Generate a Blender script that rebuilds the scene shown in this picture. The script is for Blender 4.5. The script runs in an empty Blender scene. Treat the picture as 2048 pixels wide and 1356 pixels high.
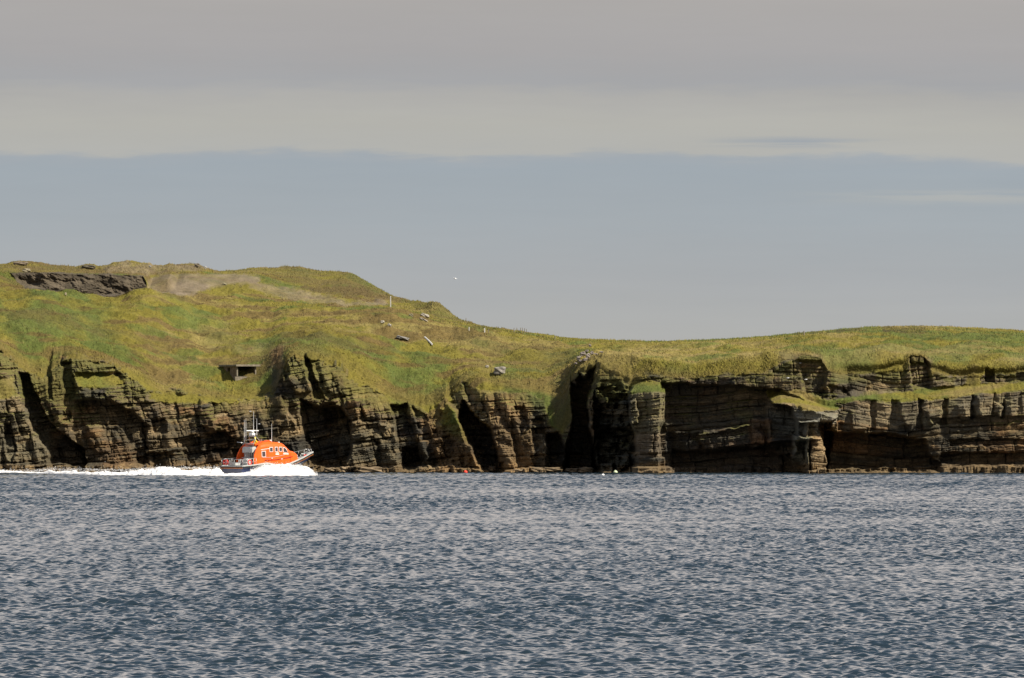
import bpy, bmesh, math, random
import numpy as np
from mathutils import Vector, Matrix

# ------------------------------------------------------------------ camera, sky, sun, exposure
F = 16000.0          # focal length in pixels of the 2048 px wide photograph
CAMZ = 6.0
HY = 861.0           # horizon row of the photograph
EXPO = 0.75
SUN_AZ = Vector((0.86, -0.50))      # horizontal direction towards the sun
SUN_EL = math.radians(46)

scene = bpy.context.scene
cam_d = bpy.data.cameras.new("camera")
cam_d.lens = F / 2048 * 36
cam_d.sensor_width = 36
cam_d.clip_start = 1.0
cam_d.clip_end = 60000
cam = bpy.data.objects.new("camera", cam_d)
scene.collection.objects.link(cam)
cam.location = (0, 0, CAMZ)
cam.rotation_euler = (math.radians(90) + math.atan((HY - 678) / F), 0, 0)
scene.camera = cam

def lin(c):
    return tuple(((v / 255) / 12.92 if v / 255 <= .04045 else ((v / 255 + .055) / 1.055) ** 2.4) for v in c)

world = bpy.data.worlds.new("World")
scene.world = world
world.use_nodes = True
wn = world.node_tree.nodes; wl = world.node_tree.links
wn.clear()
def N(tree, kind, **kw):
    n = tree.nodes.new(kind)
    for k, v in kw.items():
        setattr(n, k, v)
    return n
def ramp(tree, stops, interp='LINEAR'):
    r = tree.nodes.new('ShaderNodeValToRGB')
    r.color_ramp.interpolation = interp
    el = r.color_ramp.elements
    el[0].position = stops[0][0]; el[0].color = (*stops[0][1], 1)
    el[1].position = stops[-1][0]; el[1].color = (*stops[-1][1], 1)
    for p, c in stops[1:-1]:
        e = el.new(p); e.color = (*c, 1)
    return r
def build_world():
    t = world.node_tree
    out = N(t, 'ShaderNodeOutputWorld'); bg = N(t, 'ShaderNodeBackground')
    bg.inputs['Strength'].default_value = 0.1
    wl.new(bg.outputs[0], out.inputs[0])
    sky = N(t, 'ShaderNodeTexSky'); sky.sky_type = 'NISHITA'; sky.sun_disc = False
    sky.sun_elevation = SUN_EL
    sky.sun_rotation = math.atan2(SUN_AZ.x, SUN_AZ.y)
    sky.air_density = 1.0; sky.dust_density = 1.5
    tc = N(t, 'ShaderNodeTexCoord'); sep = N(t, 'ShaderNodeSeparateXYZ')
    wl.new(tc.outputs['Generated'], sep.inputs[0])
    def noise(scale, detail, rough=.55):
        m = N(t, 'ShaderNodeMapping'); m.inputs['Scale'].default_value = scale
        n = N(t, 'ShaderNodeTexNoise'); n.inputs['Scale'].default_value = 1
        n.inputs['Detail'].default_value = detail; n.inputs['Roughness'].default_value = rough
        wl.new(tc.outputs['Generated'], m.inputs[0]); wl.new(m.outputs[0], n.inputs['Vector'])
        return n.outputs['Fac']
    def math_(op, a, b=None, c=None):
        n = N(t, 'ShaderNodeMath', operation=op)
        for i, v in enumerate((a, b, c)):
            if v is None: continue
            if isinstance(v, (int, float)): n.inputs[i].default_value = v
            else: wl.new(v, n.inputs[i])
        return n.outputs[0]
    # the deck edges wander a little with azimuth
    w1 = math_('MULTIPLY', math_('SUBTRACT', noise((38, 38, 40), 3), .5), .0030)
    w2 = math_('MULTIPLY', math_('SUBTRACT', noise((120, 120, 900), 4), .5), .0026)
    tilt = math_('MULTIPLY', sep.outputs['X'], .008)
    e = math_('ADD', math_('ADD', sep.outputs['Z'], w1), math_('ADD', w2, tilt))
    er = math_('MULTIPLY', e, 1 / .08)
    k = 10 / 2 ** EXPO
    def C(r, g, b):
        c = lin((r, g, b)); return tuple(v * .1 for v in c)   # ramp colours stay under 1, scaled up below
    def E(y): return (HY - y) / F / .08
    st = [(0, (180, 178, 173)), (E(690), (176, 176, 173)), (E(560), (170, 173, 175)), (E(440), (165, 172, 177)),
          (E(335), (160, 169, 176)), (E(318), (163, 170, 176)), (E(305), (179, 179, 175)), (E(250), (180, 179, 173)), (E(195), (174, 173, 170)),
          (E(165), (166, 167, 169)), (E(100), (169, 167, 167)), (E(0), (172, 169, 167)), (1, (182, 176, 172))]
    r1 = ramp(t, [(p, lin(c)) for p, c in st])
    wl.new(er, r1.inputs[0])
    # small darker gaps in the pale deck and thin pale streaks below it
    n3 = noise((70, 70, 1500), 3, .5)
    gap = math_('MULTIPLY', math_('MULTIPLY', math_('MULTIPLY', N_map(t, n3, .38, .62), band(t, sep.outputs['X'], .020, .050)), band(t, sep.outputs['Z'], E(302) * .08, E(268) * .08)), .9)
    mx = N(t, 'ShaderNodeMix', data_type='RGBA'); wl.new(gap, mx.inputs['Factor']); wl.new(r1.outputs[0], mx.inputs['A'])
    mx.inputs['B'].default_value = (*lin((158, 165, 172)), 1)
    n4 = noise((60, 60, 1300), 4, .6)
    st2 = math_('MULTIPLY', math_('MULTIPLY', math_('MULTIPLY', N_map(t, n4, .35, .60), band(t, sep.outputs['X'], .028, .088)), band(t, sep.outputs['Z'], E(418) * .08, E(372) * .08)), .8)
    mx2 = N(t, 'ShaderNodeMix', data_type='RGBA'); wl.new(st2, mx2.inputs['Factor']); wl.new(mx.outputs['Result'], mx2.inputs['A'])
    mx2.inputs['B'].default_value = (*lin((178, 180, 178)), 1)
    # soft large mottling over the whole low sky
    n5 = math_('ADD', math_('MULTIPLY', noise((14, 14, 160), 5, .6), .14), .93)
    vm = N(t, 'ShaderNodeVectorMath', operation='SCALE'); wl.new(mx2.outputs['Result'], vm.inputs[0]); wl.new(n5, vm.inputs['Scale'])
    # higher sky: broken bright cloud giving way to clear sky overhead
    hi = ramp(t, [(0, lin((182, 176, 172))), (.10, lin((244, 232, 224))), (.22, lin((250, 242, 238))), (.42, lin((168, 177, 191))), (.7, lin((96, 118, 150))), (1, lin((90, 112, 146)))])
    wl.new(sep.outputs['Z'], hi.inputs[0])
    n6 = math_('ADD', math_('MULTIPLY', noise((5, 5, 12), 5, .6), .9), .55)
    vm2 = N(t, 'ShaderNodeVectorMath', operation='SCALE'); wl.new(hi.outputs[0], vm2.inputs[0]); wl.new(n6, vm2.inputs['Scale'])
    mx3 = N(t, 'ShaderNodeMix', data_type='RGBA'); wl.new(N_map(t, sep.outputs['Z'], .055, .1), mx3.inputs['Factor'])
    wl.new(vm.outputs[0], mx3.inputs['A']); wl.new(vm2.outputs[0], mx3.inputs['B'])
    sc = N(t, 'ShaderNodeVectorMath', operation='SCALE'); wl.new(mx3.outputs['Result'], sc.inputs[0]); sc.inputs['Scale'].default_value = k
    # clear sky between and above the cloud
    mx4 = N(t, 'ShaderNodeMix', data_type='RGBA'); wl.new(N_map(t, sep.outputs['Z'], .35, .8), mx4.inputs['Factor'])
    wl.new(sc.outputs[0], mx4.inputs['A'])
    sk = N(t, 'ShaderNodeVectorMath', operation='SCALE'); wl.new(sky.outputs[0], sk.inputs[0]); sk.inputs['Scale'].default_value = .8
    wl.new(sk.outputs[0], mx4.inputs['B'])
    wl.new(mx4.outputs['Result'], bg.inputs['Color'])
def N_map(t, v, a, b):
    n = N(t, 'ShaderNodeMapRange'); n.interpolation_type = 'SMOOTHSTEP'
    n.inputs['From Min'].default_value = a; n.inputs['From Max'].default_value = b
    t.links.new(v, n.inputs['Value']); return n.outputs[0]
def band(t, v, a, b):
    m = (a + b) / 2
    u = N_map(t, v, a, m); d = N_map(t, v, m, b)
    s = N(t, 'ShaderNodeMath', operation='SUBTRACT'); t.links.new(u, s.inputs[0]); t.links.new(d, s.inputs[1])
    return s.outputs[0]
build_world()

sun_d = bpy.data.lights.new("sun", 'SUN')
sun_d.energy = 4.8; sun_d.angle = math.radians(.5); sun_d.color = (1, .93, .80)
sun = bpy.data.objects.new("sun", sun_d); scene.collection.objects.link(sun)
sv = Vector((SUN_AZ.x, SUN_AZ.y, 0)).normalized() * math.cos(SUN_EL) + Vector((0, 0, math.sin(SUN_EL)))
sun.rotation_euler = sv.to_track_quat('Z', 'Y').to_euler()
sun.location = sv * 300 + Vector((0, 1000, 0))
scene.view_settings.view_transform = 'Standard'
scene.view_settings.look = 'None'
scene.view_settings.gamma = 1
scene.view_settings.exposure = EXPO

rng = np.random.default_rng(7)
random.seed(7)

# ------------------------------------------------------------------ numpy helpers
def hsh(ix, iy, iz=0, seed=0):
    h = (ix.astype(np.int64) * 374761393 + iy.astype(np.int64) * 668265263 + np.int64(iz) * 2147483647 + seed * 1274126177) & 0xffffffff
    h = ((h ^ (h >> 13)) * 1274126177) & 0xffffffff
    h = (h ^ (h >> 16)) & 0xffffffff
    h = (h * 2246822519) & 0xffffffff
    return ((h ^ (h >> 15)) & 0xffffff) / float(0xffffff)
def vnoise(x, y, seed=0):
    x, y = np.broadcast_arrays(x, y)
    ix = np.floor(x); iy = np.floor(y); fx = x - ix; fy = y - iy
    ix = ix.astype(np.int64); iy = iy.astype(np.int64)
    fx = fx * fx * fx * (fx * (fx * 6 - 15) + 10); fy = fy * fy * fy * (fy * (fy * 6 - 15) + 10)
    a = hsh(ix, iy, 0, seed); b = hsh(ix + 1, iy, 0, seed); c = hsh(ix, iy + 1, 0, seed); d = hsh(ix + 1, iy + 1, 0, seed)
    return (a + (b - a) * fx) * (1 - fy) + (c + (d - c) * fx) * fy
def fbm(x, y, oct=4, seed=0, gain=.5):
    s = 0; a = 1; t = 0
    ca, sa = math.cos(.6), math.sin(.6)
    for o in range(oct):
        s = s + a * (vnoise(x, y, seed + o * 17) - .5); t += a
        a *= gain; x, y = (x * ca - y * sa) * 2.03 + 5.1, (x * sa + y * ca) * 2.03 + 1.7
    return s / t * 2
def sstep(v, a, b):
    t = np.clip((v - a) / (b - a), 0, 1); return t * t * (3 - 2 * t)
def pl(x, pts):
    p = np.array(pts, float); return np.interp(x, p[:, 0], p[:, 1])
def poly_sd(px, py, poly):
    """signed distance (positive inside) to a polygon"""
    P = np.array(poly, float); n = len(P)
    d = np.full(px.shape, 1e9); inside = np.zeros(px.shape, bool)
    for i in range(n):
        a = P[i]; b = P[(i + 1) % n]; e = b - a
        wx = px - a[0]; wy = py - a[1]
        t = np.clip((wx * e[0] + wy * e[1]) / (e @ e), 0, 1)
        d = np.minimum(d, np.hypot(wx - e[0] * t, wy - e[1] * t))
        c = ((a[1] <= py) & (b[1] > py)) | ((b[1] <= py) & (a[1] > py))
        if abs(e[1]) > 1e-9:
            xi = a[0] + (py - a[1]) / e[1] * e[0]
            inside ^= c & (px < xi)
    return np.where(inside, d, -d)

def mesh_grid(name, co, nr, nc, mat, smooth=None, cols=None, extra=None):
    me = bpy.data.meshes.new(name)
    idx = np.arange(nr * nc, dtype=np.int32).reshape(nr, nc)
    f = np.stack([idx[:-1, :-1], idx[:-1, 1:], idx[1:, 1:], idx[1:, :-1]], -1).reshape(-1, 4)
    v = co.reshape(-1, 3)
    if extra is not None:
        ev, ef = extra
        f = np.concatenate([f, np.array(ef, np.int32) + len(v)]); v = np.concatenate([v, np.array(ev, float)])
    nf = len(f)
    me.vertices.add(len(v)); me.vertices.foreach_set('co', v.astype(np.float32).ravel())
    me.loops.add(nf * 4); me.loops.foreach_set('vertex_index', f.astype(np.int32).ravel())
    me.polygons.add(nf)
    me.polygons.foreach_set('loop_start', np.arange(0, nf * 4, 4, dtype=np.int32))
    me.polygons.foreach_set('loop_total', np.full(nf, 4, np.int32))
    if smooth is None: smooth = np.ones(nf, bool)
    me.polygons.foreach_set('use_smooth', smooth)
    if cols is not None:
        ca = me.color_attributes.new('tint', 'FLOAT_COLOR', 'POINT')
        c4 = np.ones((len(v), 4), np.float32); c4[:, :3] = cols
        ca.data.foreach_set('color', c4.ravel())
    me.update(calc_edges=True); me.validate(verbose=False)
    me.materials.append(mat)
    o = bpy.data.objects.new(name, me); scene.collection.objects.link(o)
    return o
def mesh_tris(name, v, f, mat, cols=None, smooth=False, n=3):
    me = bpy.data.meshes.new(name); nf = len(f)
    me.vertices.add(len(v)); me.vertices.foreach_set('co', np.asarray(v, np.float32).ravel())
    me.loops.add(nf * n); me.loops.foreach_set('vertex_index', np.asarray(f, np.int32).ravel())
    me.polygons.add(nf)
    me.polygons.foreach_set('loop_start', np.arange(0, nf * n, n, dtype=np.int32))
    me.polygons.foreach_set('loop_total', np.full(nf, n, np.int32))
    me.polygons.foreach_set('use_smooth', np.full(nf, smooth))
    if cols is not None:
        ca = me.color_attributes.new('tint', 'FLOAT_COLOR', 'POINT')
        c4 = np.ones((len(v), 4), np.float32); c4[:, :3] = cols
        ca.data.foreach_set('color', c4.ravel())
    me.update(calc_edges=True)
    me.materials.append(mat)
    o = bpy.data.objects.new(name, me); scene.collection.objects.link(o)
    return o
def tag(o, label=None, cat=None, group=None, kind=None):
    if label: o['label'] = label
    if cat: o['category'] = cat
    if group: o['group'] = group
    if kind: o['kind'] = kind
    return o

# ------------------------------------------------------------------ materials
def mat_simple(name, col, rough=.6, spec=.3, metal=0, nscale=6, namt=.12, bump=0.0, coat=0):
    m = bpy.data.materials.new(name); m.use_nodes = True; t = m.node_tree
    b = t.nodes['Principled BSDF']
    b.inputs['Roughness'].default_value = rough; b.inputs['Metallic'].default_value = metal
    b.inputs['Specular IOR Level'].default_value = spec
    if coat: b.inputs['Coat Weight'].default_value = coat
    tc = N(t, 'ShaderNodeTexCoord'); n = N(t, 'ShaderNodeTexNoise')
    n.inputs['Scale'].default_value = nscale; n.inputs['Detail'].default_value = 5
    t.links.new(tc.outputs['Object'], n.inputs['Vector'])
    r = ramp(t, [(.25, tuple(c * (1 - namt * 2) for c in col)), (.75, tuple(min(1, c * (1 + namt)) for c in col))])
    t.links.new(n.outputs['Fac'], r.inputs[0]); t.links.new(r.outputs[0], b.inputs['Base Color'])
    if bump:
        bp = N(t, 'ShaderNodeBump'); bp.inputs['Distance'].default_value = bump; bp.inputs['Strength'].default_value = .8
        t.links.new(n.outputs['Fac'], bp.inputs['Height']); t.links.new(bp.outputs[0], b.inputs['Normal'])
    return m
def mat_ground():
    m = bpy.data.materials.new('headland_ground'); m.use_nodes = True; t = m.node_tree; L = t.links
    b = t.nodes['Principled BSDF']; b.inputs['Roughness'].default_value = .92; b.inputs['Specular IOR Level'].default_value = .15
    a = N(t, 'ShaderNodeAttribute'); a.attribute_name = 'tint'
    tc = N(t, 'ShaderNodeTexCoord')
    n = N(t, 'ShaderNodeTexNoise'); n.inputs['Scale'].default_value = 3.2; n.inputs['Detail'].default_value = 8; n.inputs['Roughness'].default_value = .7
    L.new(tc.outputs['Object'], n.inputs['Vector'])
    mr = N(t, 'ShaderNodeMapRange'); mr.inputs['From Min'].default_value = .3; mr.inputs['From Max'].default_value = .7
    mr.inputs['To Min'].default_value = .62; mr.inputs['To Max'].default_value = 1.38
    L.new(n.outputs['Fac'], mr.inputs['Value'])
    vs = N(t, 'ShaderNodeVectorMath', operation='SCALE'); L.new(a.outputs['Color'], vs.inputs[0]); L.new(mr.outputs[0], vs.inputs['Scale'])
    L.new(vs.outputs[0], b.inputs['Base Color'])
    mp = N(t, 'ShaderNodeMapping'); mp.inputs['Scale'].default_value = (1, 1, 5)
    L.new(tc.outputs['Object'], mp.inputs[0])
    n2 = N(t, 'ShaderNodeTexNoise'); n2.inputs['Scale'].default_value = 2.5; n2.inputs['Detail'].default_value = 6; n2.inputs['Roughness'].default_value = .65
    L.new(mp.outputs[0], n2.inputs['Vector'])
    bp = N(t, 'ShaderNodeBump'); bp.inputs['Distance'].default_value = .35; bp.inputs['Strength'].default_value = .7
    L.new(n2.outputs['Fac'], bp.inputs['Height']); L.new(bp.outputs[0], b.inputs['Normal'])
    return m
def mat_tint(name, rough=.85):
    m = bpy.data.materials.new(name); m.use_nodes = True; t = m.node_tree; L = t.links
    b = t.nodes['Principled BSDF']; b.inputs['Roughness'].default_value = rough; b.inputs['Specular IOR Level'].default_value = .15
    a = N(t, 'ShaderNodeAttribute'); a.attribute_name = 'tint'
    tc = N(t, 'ShaderNodeTexCoord'); n = N(t, 'ShaderNodeTexNoise'); n.inputs['Scale'].default_value = 4
    L.new(tc.outputs['Object'], n.inputs['Vector'])
    mr = N(t, 'ShaderNodeMapRange'); mr.inputs['To Min'].default_value = .8; mr.inputs['To Max'].default_value = 1.2
    L.new(n.outputs['Fac'], mr.inputs['Value'])
    vs = N(t, 'ShaderNodeVectorMath', operation='SCALE'); L.new(a.outputs['Color'], vs.inputs[0]); L.new(mr.outputs[0], vs.inputs['Scale'])
    L.new(vs.outputs[0], b.inputs['Base Color'])
    return m
def mat_water():
    m = bpy.data.materials.new('sea_water'); m.use_nodes = True; t = m.node_tree; L = t.links
    b = t.nodes['Principled BSDF']
    b.inputs['Base Color'].default_value = (.012, .021, .028, 1)
    b.inputs['Roughness'].default_value = .05; b.inputs['IOR'].default_value = 1.34
    tc = N(t, 'ShaderNodeTexCoord')
    n = N(t, 'ShaderNodeTexNoise'); n.inputs['Scale'].default_value = 6.5; n.inputs['Detail'].default_value = 4; n.inputs['Roughness'].default_value = .6
    L.new(tc.outputs['Object'], n.inputs['Vector'])
    bp = N(t, 'ShaderNodeBump'); bp.inputs['Distance'].default_value = .018; bp.inputs['Strength'].default_value = .5
    L.new(n.outputs['Fac'], bp.inputs['Height']); L.new(bp.outputs[0], b.inputs['Normal'])
    return m
MG = mat_ground(); MT = mat_tint('grass_blades'); MW = mat_water()
MR = mat_tint('weathered_stone')

# ------------------------------------------------------------------ the sea
SEA_SLOPE = .315
def build_sea():
    nr, nc = 4950, 820
    q = .18; r1_ = (1135 / 186) ** q
    d = 186 * (1 + (r1_ - 1) * np.linspace(0, 1, nr)) ** (1 / q)
    az = np.linspace(-.098, .098, nc)
    Y = np.repeat(d[:, None], nc, 1).astype(np.float32); X = (d[:, None] * az[None, :]).astype(np.float32)
    sp = np.gradient(d).astype(np.float32)[:, None]
    Z = np.zeros_like(X); DX = np.zeros_like(X); DY = np.zeros_like(X)
    r = np.random.default_rng(11); nw = 84
    lams = np.exp(r.uniform(math.log(.16), math.log(1.75), nw))
    atts = [np.clip((lam / sp - 2.0) / 1.4, 0, 1) for lam in lams]
    ss = [(.45 if lam > .9 else 1.0) for lam in lams]
    tot = np.sqrt(sum((a_ * s_) ** 2 for a_, s_ in zip(atts, ss)) / 2)
    main = math.radians(-84)     # wind chop running towards the camera
    for lam, att, s0 in zip(lams, atts, ss):
        k = 2 * math.pi / lam
        th = main + r.normal(0, .60)
        a = SEA_SLOPE * s0 / tot / k * att
        ph = (k * (X * math.cos(th) + Y * math.sin(th)) + r.uniform(0, 6.283)).astype(np.float32)
        cz = np.cos(ph); sz = np.sin(ph)
        Z += a * cz
        DX -= .7 * a * sz * math.cos(th); DY -= .7 * a * sz * math.sin(th)
    env = (.92 + .40 * fbm(X / 50, Y / 110, 3, 5) + .25 * fbm(X / 9, Y / 14, 2, 9)).astype(np.float32)
    near_shore = (1 - .3 * sstep(Y, 960, 1110)) * (.88 + .12 * sstep(Y, 200, 420))
    env *= near_shore
    edge = np.minimum(sstep(np.abs(az), .098, .095)[None, :], 1) * sstep(d, 186, 187)[:, None]
    co = np.stack([X + DX * env, Y + DY * env, Z * env * edge], -1)
    R = 30000.
    ev = [(-R, -2000, -.32), (R, -2000, -.32), (R, R, -.32), (-R, R, -.32)]
    o = mesh_grid('sea', co, nr, nc, MW, extra=(ev, [(0, 1, 2, 3)]))
    tag(o, kind='structure')
build_sea()

# ------------------------------------------------------------------ the headland
def Zof(y, d): return CAMZ + (HY - y) * d / F

SKYL = [(-200, 520), (0, 527), (14, 526), (26, 522), (48, 522), (80, 525), (104, 530), (150, 534), (160, 533), (172, 529), (188, 530), (196, 534), (214, 533), (228, 527), (265, 523), (285, 526), (300, 528),
        (325, 531), (337, 528), (355, 530), (372, 526), (390, 527), (402, 531), (420, 538), (440, 543), (455, 541), (480, 538), (500, 534), (540, 532), (565, 530), (600, 531), (640, 538), (690, 543), (710, 548),
        (745, 567), (780, 588), (815, 598), (850, 603), (865, 599), (878, 602), (905, 625), (925, 640), (960, 650), (1000, 657), (1030, 661), (1080, 667), (1120, 675), (1170, 678),
        (1240, 680), (1320, 682), (1400, 680), (1500, 675), (1560, 671), (1620, 664), (1680, 657), (1740, 654), (1790, 651), (1850, 651), (1880, 652), (1960, 656), (2010, 659), (2048, 662), (2250, 675)]
L1P = [(-200, 680), (0, 700), (30, 722), (60, 742), (90, 747), (115, 728), (140, 715), (180, 718), (230, 732), (260, 748), (290, 762), (330, 782), (360, 778), (420, 787), (480, 792), (545, 786),
       (553, 772), (562, 750), (574, 726), (588, 713), (640, 715), (680, 732), (700, 752), (740, 765), (790, 795), (850, 805), (890, 795), (930, 762), (965, 758), (1010, 768), (1080, 778), (1125, 790), (1142, 760), (1160, 742),
       (1190, 738), (1230, 748), (1262, 762), (1300, 752), (1340, 755), (1400, 752), (1500, 748), (1545, 742), (1570, 722), (1600, 712), (1640, 718), (1655, 740), (1680, 748), (1760, 744), (1810, 745), (1822, 725),
       (1850, 722), (1862, 745), (1900, 752), (1960, 748), (2000, 745), (2048, 745), (2250, 745)]
L2P = [(-200, 630), (0, 655), (100, 668), (200, 690), (300, 712), (400, 728), (440, 733), (520, 722), (560, 700), (640, 695), (700, 705), (800, 735), (870, 735), (930, 735), (1000, 745), (1080, 750), (1130, 745),
       (1160, 722), (1200, 718), (1300, 727), (1400, 725), (1500, 713), (1560, 703), (1620, 695), (1700, 708), (1800, 712), (1900, 718), (2048, 718), (2250, 718)]
L3P = [(-200, 585), (0, 583), (60, 581), (120, 585), (200, 591), (250, 586), (290, 577), (340, 585), (400, 592), (450, 597), (520, 602), (600, 613), (680, 618), (760, 618), (800, 622), (850, 640), (900, 652),
       (940, 662), (1000, 668), (1050, 674), (1100, 690), (1200, 702), (1300, 706), (1400, 704), (1500, 696), (1620, 684), (1750, 680), (1900, 682), (2048, 686), (2250, 695)]
L4P = [(-200, 560), (0, 556), (40, 572), (100, 590), (200, 596), (292, 590), (300, 580), (400, 583), (500, 597), (560, 606), (640, 613), (760, 614), (800, 620), (850, 636), (900, 650), (940, 661), (1000, 665), (1050, 671), (1100, 684),
       (1200, 693), (1300, 696), (1400, 694), (1500, 687), (1620, 675), (1750, 669), (1900, 669), (2048, 674), (2250, 686)]
L5P = [(-200, 545), (0, 545), (40, 545), (150, 549), (220, 551), (286, 552), (300, 572), (330, 560), (370, 549), (430, 551), (500, 553), (560, 566), (620, 580), (700, 590), (760, 600), (800, 612), (850, 625), (900, 642), (940, 654),
       (1000, 661), (1050, 667), (1100, 679), (1200, 686), (1300, 688), (1400, 686), (1500, 680), (1620, 669), (1750, 661), (1900, 660), (2048, 667), (2250, 680)]

nc = 1860
XC = np.linspace(-97, 97, nc)
PX = 1024 + XC * F / 1146.0           # nominal photo column of every terrain column at the cliff
BASE = pl(PX, [(-200, 1141), (0, 1141), (700, 1150), (960, 1147), (1100, 1141), (1150, 1138), (1200, 1134.5), (1300, 1130), (1500, 1126), (2250, 1120)])
LEAN = pl(PX, [(-200, 5), (500, 5.5), (650, 4), (800, 7), (900, 8), (960, 4), (1100, 4), (1190, 2.5), (1300, 1.2), (2250, 1.6)])
def at_line(P, dep):
    px = 1024 + XC * F / dep
    return Zof(pl(px, P), dep)
EX = pl(PX, [(-200, 3.6), (520, 3.6), (600, 2.4), (700, 2.6), (1100, 3.5), (1190, 1.5), (1280, .3), (2250, .3)])
D1 = BASE + LEAN + EX
D2 = D1 + pl(PX, [(-200, 13), (400, 15), (520, 14), (600, 10.5), (800, 10), (1100, 9), (1165, 7), (1260, 6), (1305, 2.8), (1560, 2.8), (1680, 8.0), (2250, 8.0)]) + 1.3 * fbm(XC / 5, XC * 0 + 1, 3, 93)
D3 = D2 + pl(PX, [(-200, 45), (700, 45), (900, 38), (1050, 38), (1200, 30), (2250, 34)])
D4 = D3 + pl(PX, [(-200, 16), (280, 16), (320, 14), (760, 14), (1000, 8), (1200, 18), (2250, 20)])
D5 = D4 + pl(PX, [(-200, 2.5), (286, 2.0), (300, 14), (600, 30), (760, 26), (850, 14), (1000, 12), (1200, 18), (2250, 20)])
D6 = D5 + pl(PX, [(-200, 26), (286, 26), (330, 22), (600, 22), (860, 9), (1000, 12), (1200, 22), (2250, 26)])
Z1, Z2, Z3, Z4, Z5, Z6 = [at_line(p, d) for p, d in ((L1P, D1), (L2P, D2), (L3P, D3), (L4P, D4), (L5P, D5), (SKYL, D6))]
# ragged turf edge
Z1 = Z1 + .6 * fbm(XC / 2.5, XC * 0 + 3, 4, 91)
NR = [215, 85, 190, 55, 75, 70, 24]
rows_Y, rows_Z, seg = [], [], []
zb = -1.2
def addseg(i, n, Ya, Za, Yb, Zb, t):
    rows_Y.append(Ya + (Yb - Ya) * t[:, None]); rows_Z.append(Za + (Zb - Za) * t[:, None]); seg.append(np.full(n, i))
t0 = np.linspace(0, 1, NR[0])
hh = (zb + (Z1 - zb) * t0[:, None])
rows_Z.append(hh); rows_Y.append(BASE + LEAN * np.clip(hh / np.maximum(Z1, 1), 0, 1) ** 1.15 + EX * np.clip(hh / np.maximum(Z1, 1), 0, 1) ** 6); seg.append(np.zeros(NR[0], int))
for i, (Ya, Za, Yb, Zb) in enumerate([(D1, Z1, D2, Z2), (D2, Z2, D3, Z3), (D3, Z3, D4, Z4), (D4, Z4, D5, Z5), (D5, Z5, D6, Z6)]):
    n = NR[i + 1]; addseg(i + 1, n, Ya, Za, Yb, Zb, (np.arange(n) + 1) / n)
tt = (np.arange(NR[6]) + 1) / NR[6]
rows_Y.append(D6 + 500 * tt[:, None] ** 2); rows_Z.append(Z6 - (Z6 + 3) * sstep(tt, 0.0, 1)[:, None] - 2 * tt[:, None]); seg.append(np.full(NR[6], 6))
Y = np.concatenate(rows_Y); Z = np.concatenate(rows_Z); SEG = np.concatenate(seg)[:, None] * np.ones((1, nc), int)
nr = len(Y); X = np.repeat(XC[None, :], nr, 0)
# round the joins of the grass slopes
r0 = NR[0]
for it in range(40):
    w = np.ones((nr, 1)); w[:r0] = 0; w[-NR[6]:] = 0
    # keep the quarry wall crisp
    keep = ((SEG >= 3) & (SEG <= 5) & (PX[None, :] < 300))
    Zs = Z.copy(); Zs[1:-1] = (Z[:-2] + Z[1:-1] * 2 + Z[2:]) / 4
    Ys = Y.copy(); Ys[1:-1] = (Y[:-2] + Y[1:-1] * 2 + Y[2:]) / 4
    m = (w > 0) & ~keep
    if it > 12: m = m & (SEG < 5)
    Z = np.where(m, Zs, Z); Y = np.where(m, Ys, Y)
PXg = 1024 + X * F / Y
PYg = HY - (Z - CAMZ) * F / Y

# --- large relief of the cliff: metres towards the viewer
cx, cy = PXg[:r0 + 60], PYg[:r0 + 60]
wob = fbm(cx / 14, cy / 14, 3, 31) * 4.5
wob2 = fbm(cx / 14, cy / 14, 3, 47) * 4.5
qx = cx + wob; qy = cy + wob2
Dm = np.zeros_like(cx)
def P(poly, v, soft=3.0, raw=False):
    global Dm
    sd = poly_sd(cx if raw else qx, cy if raw else qy, poly)
    Dm = Dm + v * sstep(sd, -soft, soft)
# left cliff
P([(-300, 690), (38, 748), (58, 820), (92, 880), (106, 950), (-300, 950)], 1.2, 2.5)
P([(36, 742), (55, 748), (78, 800), (100, 845), (140, 878), (165, 900), (172, 960), (106, 960), (95, 900), (66, 860), (46, 810)], -6, 3)
P([(8, 850), (22, 845), (34, 900), (28, 925), (14, 910)], -2.2, 3)
P([(92, 735), (102, 738), (106, 800), (96, 800)], -1.6, 2)
P([(122, 722), (140, 722), (152, 775), (140, 845), (120, 842), (126, 780)], -2.6, 3)
P([(150, 802), (212, 800), (262, 822), (292, 850), (296, 928), (166, 930), (140, 860)], -2.8, 5)
P([(158, 783), (190, 780), (232, 788), (230, 802), (160, 800)], 1.2, 2)
P([(290, 905), (480, 898), (480, 938), (280, 936)], -2.0, 3)
P([(300, 838), (330, 838), (335, 866), (305, 868)], -1.4, 3)
P([(410, 868), (450, 862), (470, 880), (455, 905), (412, 900)], -1.8, 3)
P([(350, 880), (400, 872), (402, 900), (352, 905)], -1.2, 3)
P([(400, 800), (560, 792), (592, 850), (606, 905), (610, 960), (520, 960), (480, 880), (400, 850)], 1.6, 3)
P([(555, 712), (604, 712), (618, 745), (624, 784), (596, 788), (575, 752)], 1.6, 2.2)
P([(556, 715), (570, 716), (580, 750), (572, 760)], -2.0, 2.5)
P([(606, 712), (618, 722), (640, 780), (648, 800), (626, 800)], -2.4, 2.5)
P([(645, 745), (682, 735), (690, 770), (676, 788), (650, 780)], .9, 2.5)
P([(600, 800), (640, 815), (680, 815), (700, 840), (704, 900), (692, 935), (612, 942), (604, 880)], -5.5, 4)
P([(640, 808), (668, 805), (672, 848), (650, 858)], -2.5, 3)
P([(684, 795), (718, 790), (724, 832), (690, 842)], 1.3, 2)
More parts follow.
